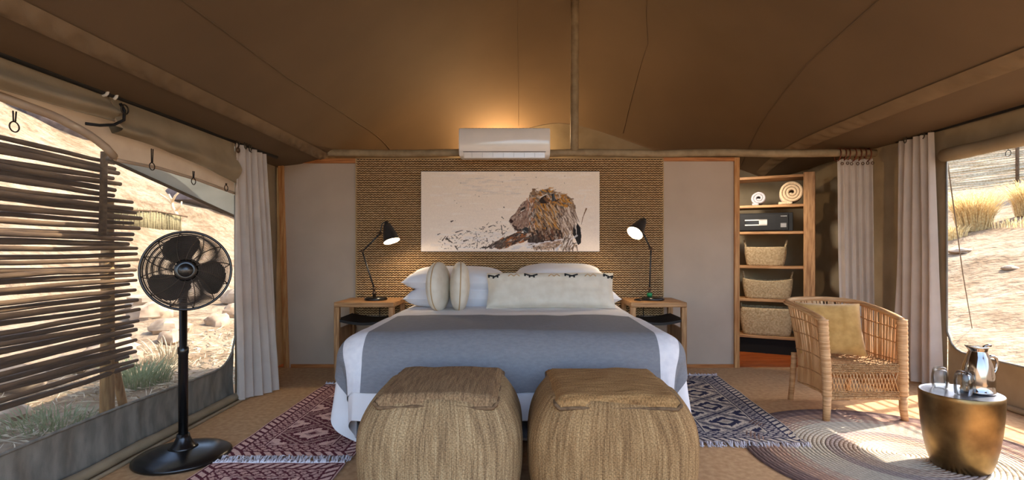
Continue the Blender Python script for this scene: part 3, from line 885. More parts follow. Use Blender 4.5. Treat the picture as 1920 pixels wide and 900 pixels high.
def colour_grid(name, cols, fn, mat, parent):
    """cols[H,W,3], row 0 first; fn(u,v)->xyz arrays; a finely divided sheet that carries its print"""
    H, W = cols.shape[:2]
    u, v = np.meshgrid(np.linspace(0, 1, W), np.linspace(0, 1, H))
    co = np.stack(fn(u, v), -1).reshape(-1, 3)
    if parent is not None: co = co - np.array(wloc(parent))
    i = np.arange(H*W).reshape(H, W)
    q = np.stack([i[1:, :-1], i[1:, 1:], i[:-1, 1:], i[:-1, :-1]], -1).reshape(-1, 4)
    me = bpy.data.meshes.new(name)
    me.vertices.add(H*W); me.vertices.foreach_set('co', co.ravel().astype(np.float32))
    me.loops.add(q.size); me.loops.foreach_set('vertex_index', q.ravel().astype(np.int32))
    me.polygons.add(len(q)); me.polygons.foreach_set('loop_start', np.arange(0, q.size, 4, dtype=np.int32))
    me.polygons.foreach_set('use_smooth', np.ones(len(q), bool))
    me.update(calc_edges=True)
    at = me.attributes.new('print', 'FLOAT_COLOR', 'POINT')
    at.data.foreach_set('color', np.concatenate([cols.reshape(-1, 3), np.ones((H*W, 1))], 1).ravel().astype(np.float32))
    me.materials.append(mat)
    ob = bpy.data.objects.new(name, me); C.objects.link(ob); ob.parent = parent
    return ob

PX0, PX1, PZ0, PZ1 = -0.935, 0.752, 1.112, 1.868
pic = thing('lion_painting', 'wide unframed canvas painting of a resting lion above the bed', 'painting', ((PX0+PX1)/2, 4.97, PZ0))
mb = MB(); mb.box(PX0, PX1, 4.935, 4.976, PZ0, PZ1, bev=0.003)
mb.build('stretched_canvas', K['sheet'], pic, smooth=False)
colour_grid('painted_face', paint_lion(), lambda u, v: (PX0 + 0.003 + (PX1-PX0-0.006)*u, 0*u + 4.9335, PZ1 - 0.003 - (PZ1-PZ0-0.006)*v), K['print'], pic)

# ------------------------------------------------------------------ wall air conditioner
AX0, AX1 = -0.558, 0.275
ac = thing('air_conditioner', 'white split air conditioner mounted above the straw mat', 'air conditioner', ((AX0+AX1)/2, 4.96, 1.965))
prof = [(4.975,1.985),(4.975,2.245),(4.80,2.245),(4.772,2.238),(4.76,2.222),(4.755,2.12),(4.760,2.03),(4.775,2.0),(4.80,1.985)]
def ac_body(x0, x1, prof, inset=0.01):
    mb = MB()
    cy = sum(p[0] for p in prof)/len(prof); cz = sum(p[1] for p in prof)/len(prof)
    xs = [(x0, 1-0.05), (x0+0.004, 1-0.015), (x0+inset, 1.0), (x1-inset, 1.0), (x1-0.004, 1-0.015), (x1, 1-0.05)]
    vs = []; n = len(prof)
    for x, s in xs:
        for (y, z) in prof: vs.append((x, cy+(y-cy)*s, cz+(z-cz)*s))
    fs = []
    for i in range(len(xs)-1):
        for k in range(n):
            l = (k+1) % n
            fs.append((i*n+k, (i+1)*n+k, (i+1)*n+l, i*n+l))
    fs.append(tuple(range(n))); fs.append(tuple((len(xs)-1)*n+k for k in range(n))[::-1])
    return mb.add(vs, fs)
ac_body(AX0, AX1, prof).build('body', K['ac'], ac, angle=0.6)
mb = MB(); mb.box(AX0+0.045, AX1-0.045, 4.766, 4.80, 1.965, 2.018, bev=0.004); lv = mb.build('louvre', K['ac'], ac, smooth=False)
for x in np.linspace(AX0+0.12, AX1-0.14, 7):
    mb = MB(); mb.box(x-0.002, x+0.002, 4.7645, 4.768, 1.972, 2.014); mb.build('louvre_rib', K['ac_grey'], lv, smooth=False)
mb = MB(); mb.box(AX0+0.04, AX1-0.04, 4.7575, 4.765, 2.020, 2.023); mb.build('outlet_gap', K['dark'], ac, smooth=False)
mb = MB(); mb.box(AX1-0.135, AX1-0.055, 4.7630, 4.7672, 1.992, 2.012); mb.build('display', K['ac'], ac, smooth=False)
mb = MB()
for k in range(24): mb.box(AX0+0.05+k*0.031, AX0+0.07+k*0.031, 4.81, 4.93, 2.243, 2.249)
mb.build('top_grille', K['dark'], ac, smooth=False)
# the lamp whose light shows on the canvas above the air conditioner stands behind the partition
lt = thing('recess_lamp', 'lit bulb behind the partition glowing on the roof canvas', 'lamp', (-0.16, 6.10, 2.06))
mb = MB(); mb.ball((-0.16, 6.10, 2.10), 0.03); mb.build('bulb', K['bulb'], lt)
mb = MB(); mb.tube([(-0.16, 6.10, 2.03), (-0.16, 6.10, 2.075)], 0.018, n=10); mb.box(-0.20, -0.12, 6.05, 6.28, 2.015, 2.03); mb.build('holder', K['black_matt'], lt)
ld = bpy.data.lights.new('recess_light', 'POINT'); ld.energy = 34; ld.color = (1.0, 0.66, 0.33); ld.shadow_soft_size = 0.06
lo = bpy.data.objects.new('recess_light', ld); C.objects.link(lo); lo.location = (0, 0, 0.09); lo.parent = lt

fill_lamp = thing('recess_lamp', 'added unseen spot lamp behind the partition brightening the shelf recess', 'lamp', (2.16, 5.12, 1.93))  # unseen spot with its shade, added to brighten the shelf recess
aim = Vector((0.62, 0.62, -0.75)).normalized(); aq = aim.to_track_quat('Z', 'Y').to_matrix()
mb = MB(); mb.lathe([(0.02,-0.02),(0.03,0.0),(0.05,0.07),(0.048,0.07),(0.028,0.004),(0.0,0.003)], n=20, c=(2.0, 5.20, 1.93), axis=aq); mb.build('shade', K['black_matt'], fill_lamp)
mb = MB(); mb.tube([(2.0, 5.04, 1.93), (2.0, 5.19, 1.93)], 0.01, n=8); mb.build('holder', K['black_matt'], fill_lamp)
ld2 = bpy.data.lights.new('recess_light', 'SPOT'); ld2.energy = 30; ld2.color = (1.0, 0.88, 0.74); ld2.shadow_soft_size = 0.12; ld2.spot_size = 1.9; ld2.spot_blend = 0.8
lo2 = bpy.data.objects.new('recess_light', ld2); C.objects.link(lo2); lo2.location = Vector((2.0, 5.20, 1.93)) + aim*0.075 - Vector((2.16, 5.12, 1.93)); lo2.rotation_euler = aim.to_track_quat('-Z', 'Y').to_euler(); lo2.parent = fill_lamp

# ------------------------------------------------------------------ bed
BX = -0.05
bed = thing('bed', 'wide low double bed with pale base under the duvet', 'bed', (BX, 3.95, 0))
mb = MB(); mb.box(BX-0.90, BX+0.90, 2.98, 4.94, 0.035, 0.33, bev=0.02); mb.build('base', K['white'], bed)
mb = MB(); mb.box(BX-0.92, BX+0.92, 2.96, 4.94, 0.335, 0.60, bev=0.05); mb.build('mattress', K['sheet'], bed)
for sx in (-0.82, 0.82):
    for y in (3.05, 4.85):
        mb = MB(); mb.tube([(BX+sx, y, 0.0), (BX+sx, y, 0.06)], 0.03, n=10); mb.build('leg', K['black_matt'], bed)
A_, R_, Y0_, ZT = 0.865, 0.13, 4.88, 0.635
LF = Y0_ - 3.03
def drape(u, v, off=0.0, seed=0):
    eu = max(0.0, abs(u) - A_); ev = max(0.0, v - LF)
    sg = 1 if u >= 0 else -1
    m = math.hypot(eu, ev)
    x = min(A_, abs(u)); y = min(v, LF)
    q = R_ * PI / 2
    if m < 1e-6:
        g = 0; h = -off; dx = dy = 0
    else:
        dx, dy = eu/m, ev/m
        if m < q:
            a = m / R_
            g = R_*math.sin(a) + off*math.sin(a); h = R_*(1-math.cos(a)) - off*math.cos(a)
        else:
            s = m - q
            corner = 2*dx*dy
            g = R_ + off + s*0.17*(1-corner) - s*0.22*corner
            h = R_ + s*(1 + 0.22*corner)
            tang = (v*7.0 if eu > ev else u*7.0)
            g += (0.035*s/0.3) * (math.sin(tang*1.3 + 1.7 + seed*0) * 0.6 + vnoise(tang*0.9, 3.3, 81)*1.2)
            g += 0.05 * corner * s/0.3 * math.sin(math.atan2(ev, eu)*6)
    z = ZT - h
    crown = 0.022 * (1 - (u/1.1)**2) if abs(u) < 1.1 else 0
    z += crown * (1 - min(1, m/0.1)) + 0.012*vnoise(u*3.1, v*2.7, 82)*(1 - min(1, m/0.3)) + 0.006*vnoise(u*9, v*7, 83)
    return (BX + sg*(x + dx*g), Y0_ - (y + dy*g), max(0.02, z))
OU, OV = 0.51, 0.51
mb = MB(); mb.sheet(150, 120, lambda a, b: drape((2*a-1)*(A_+OU), b*(LF+OV)), flip=True)
tag(mb.build('duvet', K['sheet']), 'white duvet hanging in points at the foot corners', 'duvet')
thr = thing('bed_throw', 'grey woven throw with white bands across the foot of the bed', 'throw', (BX, 3.3, ZT))
U1 = A_ + 0.285; V0 = 1.15; V1 = LF + 0.362
def throw_piece(ua, ub, name, mt, n):
    mb = MB(); mb.sheet(n, 90, lambda a, b: drape(ua + (ub-ua)*a, V0 + 0.02*vnoise((ua+(ub-ua)*a)*3, 0, 85)*(1-b) + (V1-V0)*b, 0.010), flip=True)
    mb.build(name, mt, thr)
throw_piece(-U1, -0.955, 'grey_edge', K['grey'], 12)
throw_piece(-0.955, -0.825, 'white_band', K['throw_white'], 12)
throw_piece(-0.825, 0.825, 'grey_field', K['grey'], 90)
throw_piece(0.825, 0.955, 'white_band', K['throw_white'], 12)
throw_piece(0.955, U1, 'grey_edge', K['grey'], 12)

def pillow_mesh(w, h, t, n=22, seed=0, pinch=0.07, ear=1.0, crease=0.006, pw=4):
    """lies in local XY, thickness along Z, centre at origin"""
    mb = MB()
    for sgn in (1, -1):
        def fn(a, b):
            u, v = 2*a-1, 2*b-1
            x = w/2*u*(1 - pinch*(1-abs(v)**1.5)); y = h/2*v*(1 - pinch*(1-abs(u)**1.5))
            k = max(0, (1-abs(u)**pw)*(1-abs(v)**pw))**0.55
            z = sgn*(t/2*k) + crease*vnoise(u*5+seed, v*5, 90+seed)*min(1, k*2)
            return (x, y, z)
        mb.sheet(n, n, fn, flip=(sgn < 0))
    return mb
def pillow(name, label, cat, w, h, t, loc, rot, mt, seed=0, group=None, **kw):
    mb = pillow_mesh(w, h, t, seed=seed, **kw)
    ob = mb.build(name, mt)
    ob.location = loc; ob.rotation_euler = rot
    return tag(ob, label, cat, group)
pg = 'white pillows at the bed head'
pillow('pillow', 'lower white pillow behind the pair of round cushions', 'pillow', 0.86, 0.50, 0.19, (-0.55, 4.57, 0.735), (0.06, 0, 0.02), K['white'], 1, pg)
pillow('pillow', 'upper white pillow behind the pair of round cushions', 'pillow', 0.86, 0.50, 0.20, (-0.56, 4.59, 0.875), (0.10, 0.01, -0.02), K['white'], 2, pg)
pillow('pillow', 'lower white pillow mostly hidden behind the embroidered bolster', 'pillow', 0.86, 0.50, 0.19, (0.42, 4.58, 0.735), (0.06, 0, -0.02), K['white'], 3, pg)
pillow('pillow', 'upper white pillow showing above the embroidered bolster', 'pillow', 0.80, 0.52, 0.22, (0.36, 4.60, 0.885), (0.14, 0, 0.02), K['white'], 4, pg)

bol = thing('bolster_cushion', 'long cream bolster cushion with black embroidered zigzags', 'cushion', (0.25, 4.26, 0.66))
mb = pillow_mesh(1.05, 0.30, 0.17, n=30, seed=6, pinch=0.03, pw=6)
bo = mb.build('cover', K['cream'], bol, world=False); bo.location = (0, 0.02, 0.135); bo.rotation_euler = (1.22, 0, 0.015)
def bolster_surface(u, v):
    k = max(0, (1-abs(u)**6)*(1-abs(v)**6))**0.55
    return (1.05/2*u*(1 - 0.03*(1-abs(v)**1.5)), 0.30/2*v*(1 - 0.03*(1-abs(u)**1.5)), 0.085*k + 0.004)
for mi, (cx, cnt) in enumerate([(-0.88,8), (-0.30,9), (0.33,9), (0.93,8)]):
    mb = MB()
    for i in range(cnt):
        du = (i - cnt/2)*0.023
        for dv in ((0.0,) if i % 3 else (0.0, -0.09)):
            c = bolster_surface(max(-.985,min(.985,cx + du)), 0.80 - 0.13*(1-abs(i-cnt/2)/(cnt/2)) + dv)
            mb.box(c[0]-0.007, c[0]+0.006, c[1]-0.006, c[1]+0.006, c[2]-0.004, c[2]+0.002)
    mb.build('black_stitching', K['black_matt'], bo, world=False, smooth=False)
for cx in (-0.58, 0.05, 0.62):
    mb = MB()
    pts = [bolster_surface(cx + (i-4)*0.022, 0.80 - 0.07*abs((i % 4)-2)) for i in range(9)]
    mb.tube(pts, 0.003, n=4)
    mb.build('gold_stitching', K['mustard'], bo, world=False)
# two round cushions on edge
def round_cushion(loc, rotz, lean, label, seed):
    t = thing('round_cushion', label, 'cushion', loc, rotz, 'round cushions on edge')
    R, T = 0.195, 0.078
    mb = MB()
    prof = [(0.0, T*0.95), (0.04, T*1.0)] + [(R*math.sin(a), T*math.cos(a)**0.75) for a in np.linspace(0.28, PI/2-0.02, 12)]
    prof = prof + [(r, -h) for (r, h) in prof[::-1]]
    rot = Matrix.Rotation(PI/2, 3, 'Y')
    mb.lathe([(r, h) for (r, h) in prof], n=40, c=(0, 0, R-0.004), axis=rot)
    mb.v = [(x + 0.006*vnoise(y*16, z*16, seed), y, z) for (x, y, z) in mb.v]
    o = mb.build('cover', K['cream'], t, world=False); o.rotation_euler = (0, lean, 0)
    mb = MB(); mb.tube([(0, R*1.0*math.cos(a), R - 0.004 + R*1.0*math.sin(a)) for a in np.linspace(0, 2*PI, 60, endpoint=False)], 0.0045, n=5, closed=True)
    o2 = mb.build('piping', K['tan_cord'], t, world=False); o2.rotation_euler = (0, lean, 0)
round_cushion((-0.645, 4.18, 0.645), -0.16, -0.03, 'round cream cushion on edge, nearer the lamp with plain base', 5)
round_cushion((-0.49, 4.18, 0.645), 0.14, 0.04, 'round cream cushion on edge, nearer the embroidered bolster', 9)

# ------------------------------------------------------------------ poufs
def set_uv(ob, uvs):
    me = ob.data
    lay = me.uv_layers.new(name='UVMap')
    li = np.empty(len(me.loops), np.int32); me.loops.foreach_get('vertex_index', li)
    lay.data.foreach_set('uv', np.array(uvs, np.float32)[li].ravel())
def pouf(cx, cy, w, d, h, label, mside, mtop, seed):
    t = thing('pouf', label, 'pouf', (cx, cy, 0), group='woven jute poufs at the foot of the bed')
    mb = MB()
    NS, NZ = 72, 34
    prof = []
    for i in range(NZ+1):
        s = i/NZ
        z = h*s
        k = 0.84 + 0.16*math.sin(PI*min(1, s*0.95+0.08))**0.7 if s < 0.55 else 1.0 - 0.235*((s-0.50)/0.50)**2.6
        prof.append((k, z))
    e = 4.2
    vs = []; fs = []; uvs = []
    for i, (k, z) in enumerate(prof):
        ee = 3.2 + 1.2*(i/NZ)
        for j in range(NS+1):
            a = 2*PI*j/NS + PI/2
            c, s_ = math.cos(a), math.sin(a)
            q_ = (abs(c)**ee + abs(s_)**ee)**(-1/ee); x, y = c*q_, s_*q_
            wob = 1 + 0.02*vnoise(a*2.2, z*6, seed)
            vs.append((x*w/2*k*wob, y*d/2*k*wob, z + 0.008*vnoise(a*3, z*4, seed+3)))
            if i == 0 and j == 0: arc = [0.0]
            if i == 0 and j > 0: arc.append(arc[-1] + math.hypot((x-px_)*w/2, (y-py_)*d/2))
            px_, py_ = x, y
            uvs.append((arc[j], z))
    N1 = NS + 1
    for i in range(NZ):
        for j in range(NS):
            fs.append((i*N1+j, i*N1+j+1, (i+1)*N1+j+1, (i+1)*N1+j))
    # shallow crown closing the top
    last = NZ*N1
    rings = [0.8, 0.5, 0.2]
    for q, f in enumerate(rings):
        for j in range(N1):
            x, y, z = vs[last + j]
            vs.append((x*f, y*f, h + 0.012*(1-f*f))); uvs.append((arc[j], h + 0.2*(1-f)))
        b0 = last + q*N1
        for j in range(NS):
            fs.append((b0+j, b0+j+1, b0+N1+j+1, b0+N1+j))
    fs.append(tuple(last + len(rings)*N1 + j for j in range(NS)))
    mb.add(vs, fs)
    set_uv(mb.build('body', mside, t, world=False), uvs)
    # sewn-on top panel with a rolled edge
    hw, hd = w/2*0.74, d/2*0.80
    def top(u, v, dz=0):
        x = hw*u*(1 - 0.05*(1-v)*0.5 + 0.02*vnoise(v*3, 1, seed)); y = hd*v*(1 + 0.03*vnoise(u*3, 2, seed))
        ed = max(abs(u), abs(v))
        z = h + 0.020 + 0.022*(1-u*u)*(1-v*v) - 0.042*smoothstep(0.90, 1.0, ed)*(0.6+0.4*(abs(v) > abs(u))) + 0.010*vnoise(u*3, v*3, seed+5)
        return (x, y, z + dz)
    mb = MB(); mb.sheet(34, 34, lambda a, b: top(2*a-1, 2*b-1))
    tp = mb.build('top_panel', mtop, t, world=False); set_uv(tp, [(x, y) for (x, y, z) in mb.v])
    rim = []
    for k in range(30): rim.append((-1 + 2*k/30, -1))
    for k in range(30): rim.append((1, -1 + 2*k/30))
    for k in range(30): rim.append((1 - 2*k/30, 1))
    for k in range(30): rim.append((-1, 1 - 2*k/30))
    mb = MB(); mb.tube([top(u*0.99, v*0.99, -0.006) for (u, v) in rim], 0.009, n=6, closed=True)
    sm = mb.build('seam', K['seam_cord'], t, world=False); set_uv(sm, [(x + y, z) for (x, y, z) in mb.v])
    return t
pouf(-0.352, 2.45, 0.73, 0.70, 0.50, 'jute pouf on the lamp-and-fan side with lengthwise woven top', K['jute'], K['jute_top'], 3)
pouf(0.41, 2.45, 0.75, 0.70, 0.495, 'warmer toned jute pouf on the armchair side with crosswise striped top', K['jute_b'], K['jute_top_b'], 8)
# ------------------------------------------------------------------ bedside tables
def nightstand(x0, x1, label):
    t = thing('bedside_table', label, 'bedside table', ((x0+x1)/2, 4.72, 0), group='open wooden bedside tables')
    y0, y1, H = 4.49, 4.945, 0.676
    mb = MB(); mb.box(x0, x1, y0, y1, H-0.042, H, bev=0.004); mb.build('top', K['wood_x'], t, smooth=False)
    for x in (x0, x1-0.045):
        for y in (y0, y1-0.045):
            mb = MB(); mb.box(x, x+0.045, y, y+0.045, 0.0, H-0.043, bev=0.003); mb.build('leg', K['wood'], t, smooth=False)
    for x in (x0+0.008, x1-0.028):
        mb = MB(); mb.box(x, x+0.02, y0+0.045, y1-0.045, 0.04, 0.44); mb.build('side_panel', K['wood'], t, smooth=False)
    mb = MB()
    mb.sheet(16, 8, lambda u, v: (x0+0.028 + (x1-x0-0.056)*u, y0+0.012 + (y1-y0-0.03)*v, 0.535 - 0.035*math.sin(PI*u)**0.8))
    mb.sheet(16, 8, lambda u, v: (x0+0.028 + (x1-x0-0.056)*u, y0+0.012 + (y1-y0-0.03)*v, 0.512 - 0.035*math.sin(PI*u)**0.8), flip=True)
    mb.sheet(16, 1, lambda u, v: (x0+0.028 + (x1-x0-0.056)*u, y0+0.012, 0.512 + 0.023*v - 0.035*math.sin(PI*u)**0.8))
    mb.build('sling_shelf', K['leather'], t)
    mb = MB(); mb.box(x0+0.03, x1-0.03, y0+0.02, y1-0.02, 0.10, 0.12); mb.build('lower_shelf', K['wood_x'], t, smooth=False)
    return t
nightstand(-1.60, -1.085, 'wooden bedside table under the lamp with the plain base')
nightstand(0.952, 1.435, 'wooden bedside table under the lamp with the green band')

# ------------------------------------------------------------------ bedside lamps
def desk_lamp(base, low, elbow, head, shade_a, shade_b, rt, rb, label, green=False):
    """metres; base on the table, arm joints, shade axis from cap to mouth"""
    t = thing('bedside_lamp', label, 'lamp', base, group='jointed black bedside lamps')
    bx, by, bz = base
    mb = MB(); mb.lathe([(0.0,0),(0.098,0),(0.102,0.006),(0.100,0.018),(0.085,0.027),(0.03,0.031),(0.0,0.032)], n=36, c=base)
    mb.build('base', K['black'], t)
    low = Vector(low); elbow = Vector(elbow); head = Vector(head)
    mb = MB(); mb.tube([(low.x, low.y, bz+0.03), (low.x, low.y, bz+0.10)], [0.016, 0.010], n=12)
    mb.lathe([(0.012,0.05),(0.018,0.055),(0.018,0.064),(0.012,0.07)], n=14, c=(low.x, low.y, bz)); mb.build('stem', K['bronze'], t)
    if green:
        mb = MB(); mb.lathe([(0.018,0.032),(0.024,0.036),(0.024,0.062),(0.018,0.066)], n=16, c=(low.x, low.y, bz)); mb.build('green_band', K['green_glass'], t)
    st = Vector((low.x, low.y, bz+0.10))
    mb = MB(); mb.tube([st, elbow], 0.0075, n=8); mb.build('lower_arm', K['lamp_black'], t)
    mb = MB(); mb.tube([elbow + Vector((0,0.012,0)), head + Vector((0,0.012,0))], 0.0075, n=8); mb.build('upper_arm', K['lamp_black'], t)
    for j in (st, elbow, head):
        mb = MB(); mb.tube([j + Vector((0,-0.022,0)), j + Vector((0,0.026,0))], 0.012, n=12)
        mb.tube([j + Vector((-0.028,-0.012,0)), j + Vector((0.0,-0.012,0))], [0.009, 0.005], n=8); mb.build('joint', K['bronze'], t)
    a, b = Vector(shade_a), Vector(shade_b)
    ax = (b - a); L = ax.length; q = ax.normalized().to_track_quat('Z', 'Y').to_matrix()
    outer = [(0.012,-0.03),(0.020,-0.028),(0.022,-0.004),(rt,0.0),(rt*1.15,0.02),(rb*0.80,L*0.55),(rb*0.98,L*0.96),(rb,L)]
    mb = MB(); mb.lathe(outer + [(rb*0.985, L)], n=36, c=a, axis=q)
    mb.f = mb.f[:-1]; mb.mi = mb.mi[:-1]
    sh = mb.build('shade', K['lamp_black'], t)
    inner = [(rb*0.985,L),(rb*0.95,L*0.94),(rb*0.76,L*0.55),(rt*0.9,0.03),(0.0,0.028)]
    mb = MB(); mb.lathe(inner, n=36, c=a, axis=q); mb.f = [f for f in mb.f if len(f) == 4]; mb.mi = [0]*len(mb.f); mb.build('shade_lining', K['shade_in'], sh)
    mb = MB(); c = a + ax.normalized()*(L*0.58); mb.ball(c, 0.026); mb.build('bulb', K['bulb'], sh)
    pl = bpy.data.lights.new('lamp_light', 'POINT'); pl.energy = 4.0; pl.color = (1.0, 0.80, 0.55); pl.shadow_soft_size = 0.03
    po = bpy.data.objects.new('lamp_light', pl); C.objects.link(po); po.location = (a + ax.normalized()*(L*0.82)) - Vector(base); po.parent = t
    # hoop joining cap and arm
    mid = a - ax.normalized()*0.028
    pts = []
    side = ax.normalized().cross(Vector((0,1,0))).normalized()
    if (head - mid).dot(side) < 0: side = -side
    for k in range(9):
        an = PI*k/8
        pts.append(mid*(1-k/8) + head*(k/8) + (-ax.normalized())*0.035*math.sin(an))
    mb = MB(); mb.tube(pts, 0.005, n=6); mb.build('hoop', K['lamp_black'], t)
    mb = MB(); mb.tube([(bx-0.02, by+0.09, bz+0.006), (bx-0.03, by+0.16, bz+0.006), (bx-0.03, by+0.222, bz+0.004), (bx-0.03, by+0.236, bz-0.05), (bx-0.03, by+0.236, bz-0.55)], 0.004, n=5); mb.build('cable', K['black_matt'], t)
desk_lamp((-1.295, 4.70, 0.677), (-1.31, 4.70, 0), (-1.418, 4.70, 1.115), (-1.255, 4.70, 1.28), (-1.196, 4.70, 1.352), (-1.145, 4.665, 1.205), 0.034, 0.074,
          'black jointed lamp leaning toward the bed, plain base, nearer the fan')
desk_lamp((1.195, 4.70, 0.677), (1.165, 4.70, 0), (1.178, 4.70, 1.135), (1.10, 4.70, 1.30), (1.105, 4.70, 1.385), (1.015, 4.62, 1.275), 0.034, 0.074,
          'black jointed lamp with a green band on its base, shade tipped outward', True)
mb = MB(); mb.tube([(1.06,4.60,0.681),(1.02,4.66,0.682),(1.05,4.73,0.682),(1.11,4.70,0.690),(1.12,4.63,0.682),(1.07,4.62,0.683),(1.04,4.67,0.686),(1.08,4.72,0.688)], 0.0045, n=6)
tag(mb.build('cable_coil', K['black_matt']), 'loose coil of dark cable beside the green banded lamp', 'cable')

# ------------------------------------------------------------------ pedestal fan
fan = thing('pedestal_fan', 'tall black pedestal fan with wire guard and three blades', 'fan', (-1.83, 2.84, 0))
mb = MB(); mb.lathe([(0.0,0.0),(0.230,0.0),(0.236,0.008),(0.234,0.018),(0.215,0.030),(0.15,0.045),(0.085,0.055),(0.055,0.060),(0.0,0.06)], n=64, c=(-1.83, 2.84, 0)); mb.build('base', K['black'], fan)
mb = MB(); mb.lathe([(0.075,0.055),(0.062,0.065),(0.046,0.085),(0.034,0.11),(0.030,0.13),(0.0,0.13)], n=28, c=(-1.83, 2.84, 0)); mb.build('collar', K['black'], fan)
mb = MB(); mb.lathe([(0.0235,0.10),(0.0235,0.56),(0.0265,0.565),(0.0265,0.60),(0.0195,0.605),(0.0195,0.90),(0.0,0.90)], n=20, c=(-1.83, 2.84, 0)); mb.build('pole', K['black'], fan)
HC = Vector((-1.715, 2.69, 1.022))                       # centre of the blade disc
FN = Vector((0.46, -0.87, 0.06)).normalized()
FQ = FN.to_track_quat('Z', 'Y').to_matrix()
def fp(x, y, z): return HC + FQ @ Vector((x, y, z))
mb = MB(); mb.lathe([(0.0,-0.20),(0.045,-0.195),(0.062,-0.17),(0.066,-0.10),(0.060,-0.06),(0.03,-0.05),(0.0,-0.05)], n=28, c=HC, axis=FQ); mb.build('motor', K['black'], fan)
mb = MB(); b0 = fp(0, 0, -0.13); mb.tube([(-1.83, 2.84, 0.88), (-1.83, 2.84, 0.93), ((-1.83+b0.x)/2, (2.84+b0.y)/2, 0.955), b0], [0.022, 0.026, 0.026, 0.03], n=12)
mb.tube([(-1.78, 2.80, 0.93), (-1.83, 2.84, 0.93)], [0.018, 0.008], n=10); mb.build('tilt_bracket', K['black'], fan)
mb = MB(); mb.lathe([(0.0,0.03),(0.025,0.028),(0.035,0.015),(0.036,-0.02),(0.012,-0.02),(0.012,-0.06),(0.0,-0.06)], n=24, c=HC, axis=FQ); mb.build('hub', K['black'], fan)
for b in range(3):
    a0 = math.radians(103 + 120*b)
    mb = MB()
    for sgn in (1, -1):
        def fn(u, v):
            r = 0.03 + 0.150*u
            wid = (0.25 + 0.80*math.sin(PI*min(1, u*0.80+0.08))**0.8) * (1.0 if u < 0.92 else 1 - 3.5*(u-0.92))
            an = a0 + (v - 0.35)*1.28*wid - 0.25*u
            z = -0.012 + (v-0.5)*0.065*(1-0.3*u) + sgn*0.002
            return fp(r*math.cos(an), r*math.sin(an), z)
        mb.sheet(16, 10, fn, flip=(sgn < 0))
    mb.build('blade', K['black_matt'], fan)
def guard(z_edge, z_mid, n_r, twist, name):
    mb = MB()
    RG = 0.197
    def zf(r): return z_edge + (z_mid - z_edge)*(1 - (r/RG)**2.6)
    for i in range(n_r):
        r = 0.055 + (RG-0.055)*(i+0.5)/n_r
        mb.tube([fp(r*math.cos(a), r*math.sin(a), zf(r)) for a in np.linspace(0, 2*PI, 56, endpoint=False)], 0.0017, n=4, closed=True)
    g = mb.build(name, K['steel_grey'], fan)
    mb = MB()
    for k in range(12):
        a = 2*PI*k/12 + 0.15
        pts = []
        for j in range(9):
            r = 0.05 + (RG-0.05)*j/8
            an = a + twist*(1-j/8)*0.35
            pts.append(fp(r*math.cos(an), r*math.sin(an), zf(r) + (0.002 if z_mid > z_edge else -0.002)))
        mb.tube(pts, 0.0026, n=4)
    mb.build('spokes', K['steel_grey'], g)
guard(0.0, 0.062, 26, 1, 'front_guard')
guard(0.0, -0.095, 24, -1, 'rear_guard')
mb = MB(); mb.tube([fp(0.2*math.cos(a), 0.2*math.sin(a), 0) for a in np.linspace(0, 2*PI, 72, endpoint=False)], 0.0065, n=8, closed=True); mb.build('rim', K['black'], fan)
mb = MB(); mb.lathe([(0.0,0.072),(0.030,0.071),(0.034,0.066),(0.034,0.058),(0.0,0.058)], n=28, c=HC, axis=FQ); bd = mb.build('badge', K['black'], fan)
mb = MB()
for dx, w_ in ((-0.016,0.010),(-0.004,0.008),(0.008,0.012)):
    vs = [fp(dx, -0.003, 0.0725), fp(dx+w_, -0.003, 0.0725), fp(dx+w_, 0.003, 0.0725), fp(dx, 0.003, 0.0725)]
    mb.add(vs, [(0,1,2,3)])
mb.build('badge_mark', K['steel_grey'], bd, smooth=False)
mb = MB(); mb.lathe([(0.034,0.056),(0.05,0.058),(0.052,0.062),(0.05,0.066),(0.034,0.066)], n=32, c=HC, axis=FQ); mb.build('badge_ring', K['black'], fan)

# ------------------------------------------------------------------ curtains
def curtain(p0, p1, q0, q1, ztop, zbot, nf, amp_t, amp_b, label, seed, mt, nrm):
    """hung from p0..p1 (x,y) at the top, to q0..q1 at the hem; nrm = fold direction"""
    root = thing('curtain', label, 'curtain', ((p0[0]+p1[0])/2, (p0[1]+p1[1])/2, zbot))
    N = nf*16
    def fn(u, v):
        x = (p0[0]*(1-u)+p1[0]*u)*(1-v) + (q0[0]*(1-u)+q1[0]*u)*v
        y = (p0[1]*(1-u)+p1[1]*u)*(1-v) + (q0[1]*(1-u)+q1[1]*u)*v
        w = u + 0.03*vnoise(u*4, v*1.5, seed)
        a = amp_t*(1-v) + amp_b*v
        f = math.sin(2*PI*nf*w + 0.6*vnoise(v*2, u*3, seed)) + 0.35*math.sin(4*PI*nf*w + 1 + v*1.3) + 0.8*vnoise(u*nf*1.2, v*2.2, seed+1)
        x += nrm[0]*a*f; y += nrm[1]*a*f
        z = ztop + (zbot - ztop)*v + 0.012*vnoise(u*nf, 0, seed+2)*(1-v) + 0.012*vnoise(u*4, 1, seed+2)*v
        return (x, y, z)
    mb = MB(); mb.sheet(N, 48, fn)
    mb.build('cloth', mt, root)
    return root, fn
def hooks(root, fn, n, zrail, mt, r=0.016):
    for k in range(n):
        u = (k + 0.5)/n
        x, y, z = fn(u, 0.012)
        h = (zrail - z)/2 + 0.012
        mb = MB(); mb.tube([(x, y + r*math.cos(a), z - 0.004 + h + (h)*math.sin(a)) for a in np.linspace(0, 2*PI, 16, endpoint=False)], 0.0045, n=5, closed=True)
        mb.build('hook', mt, root)
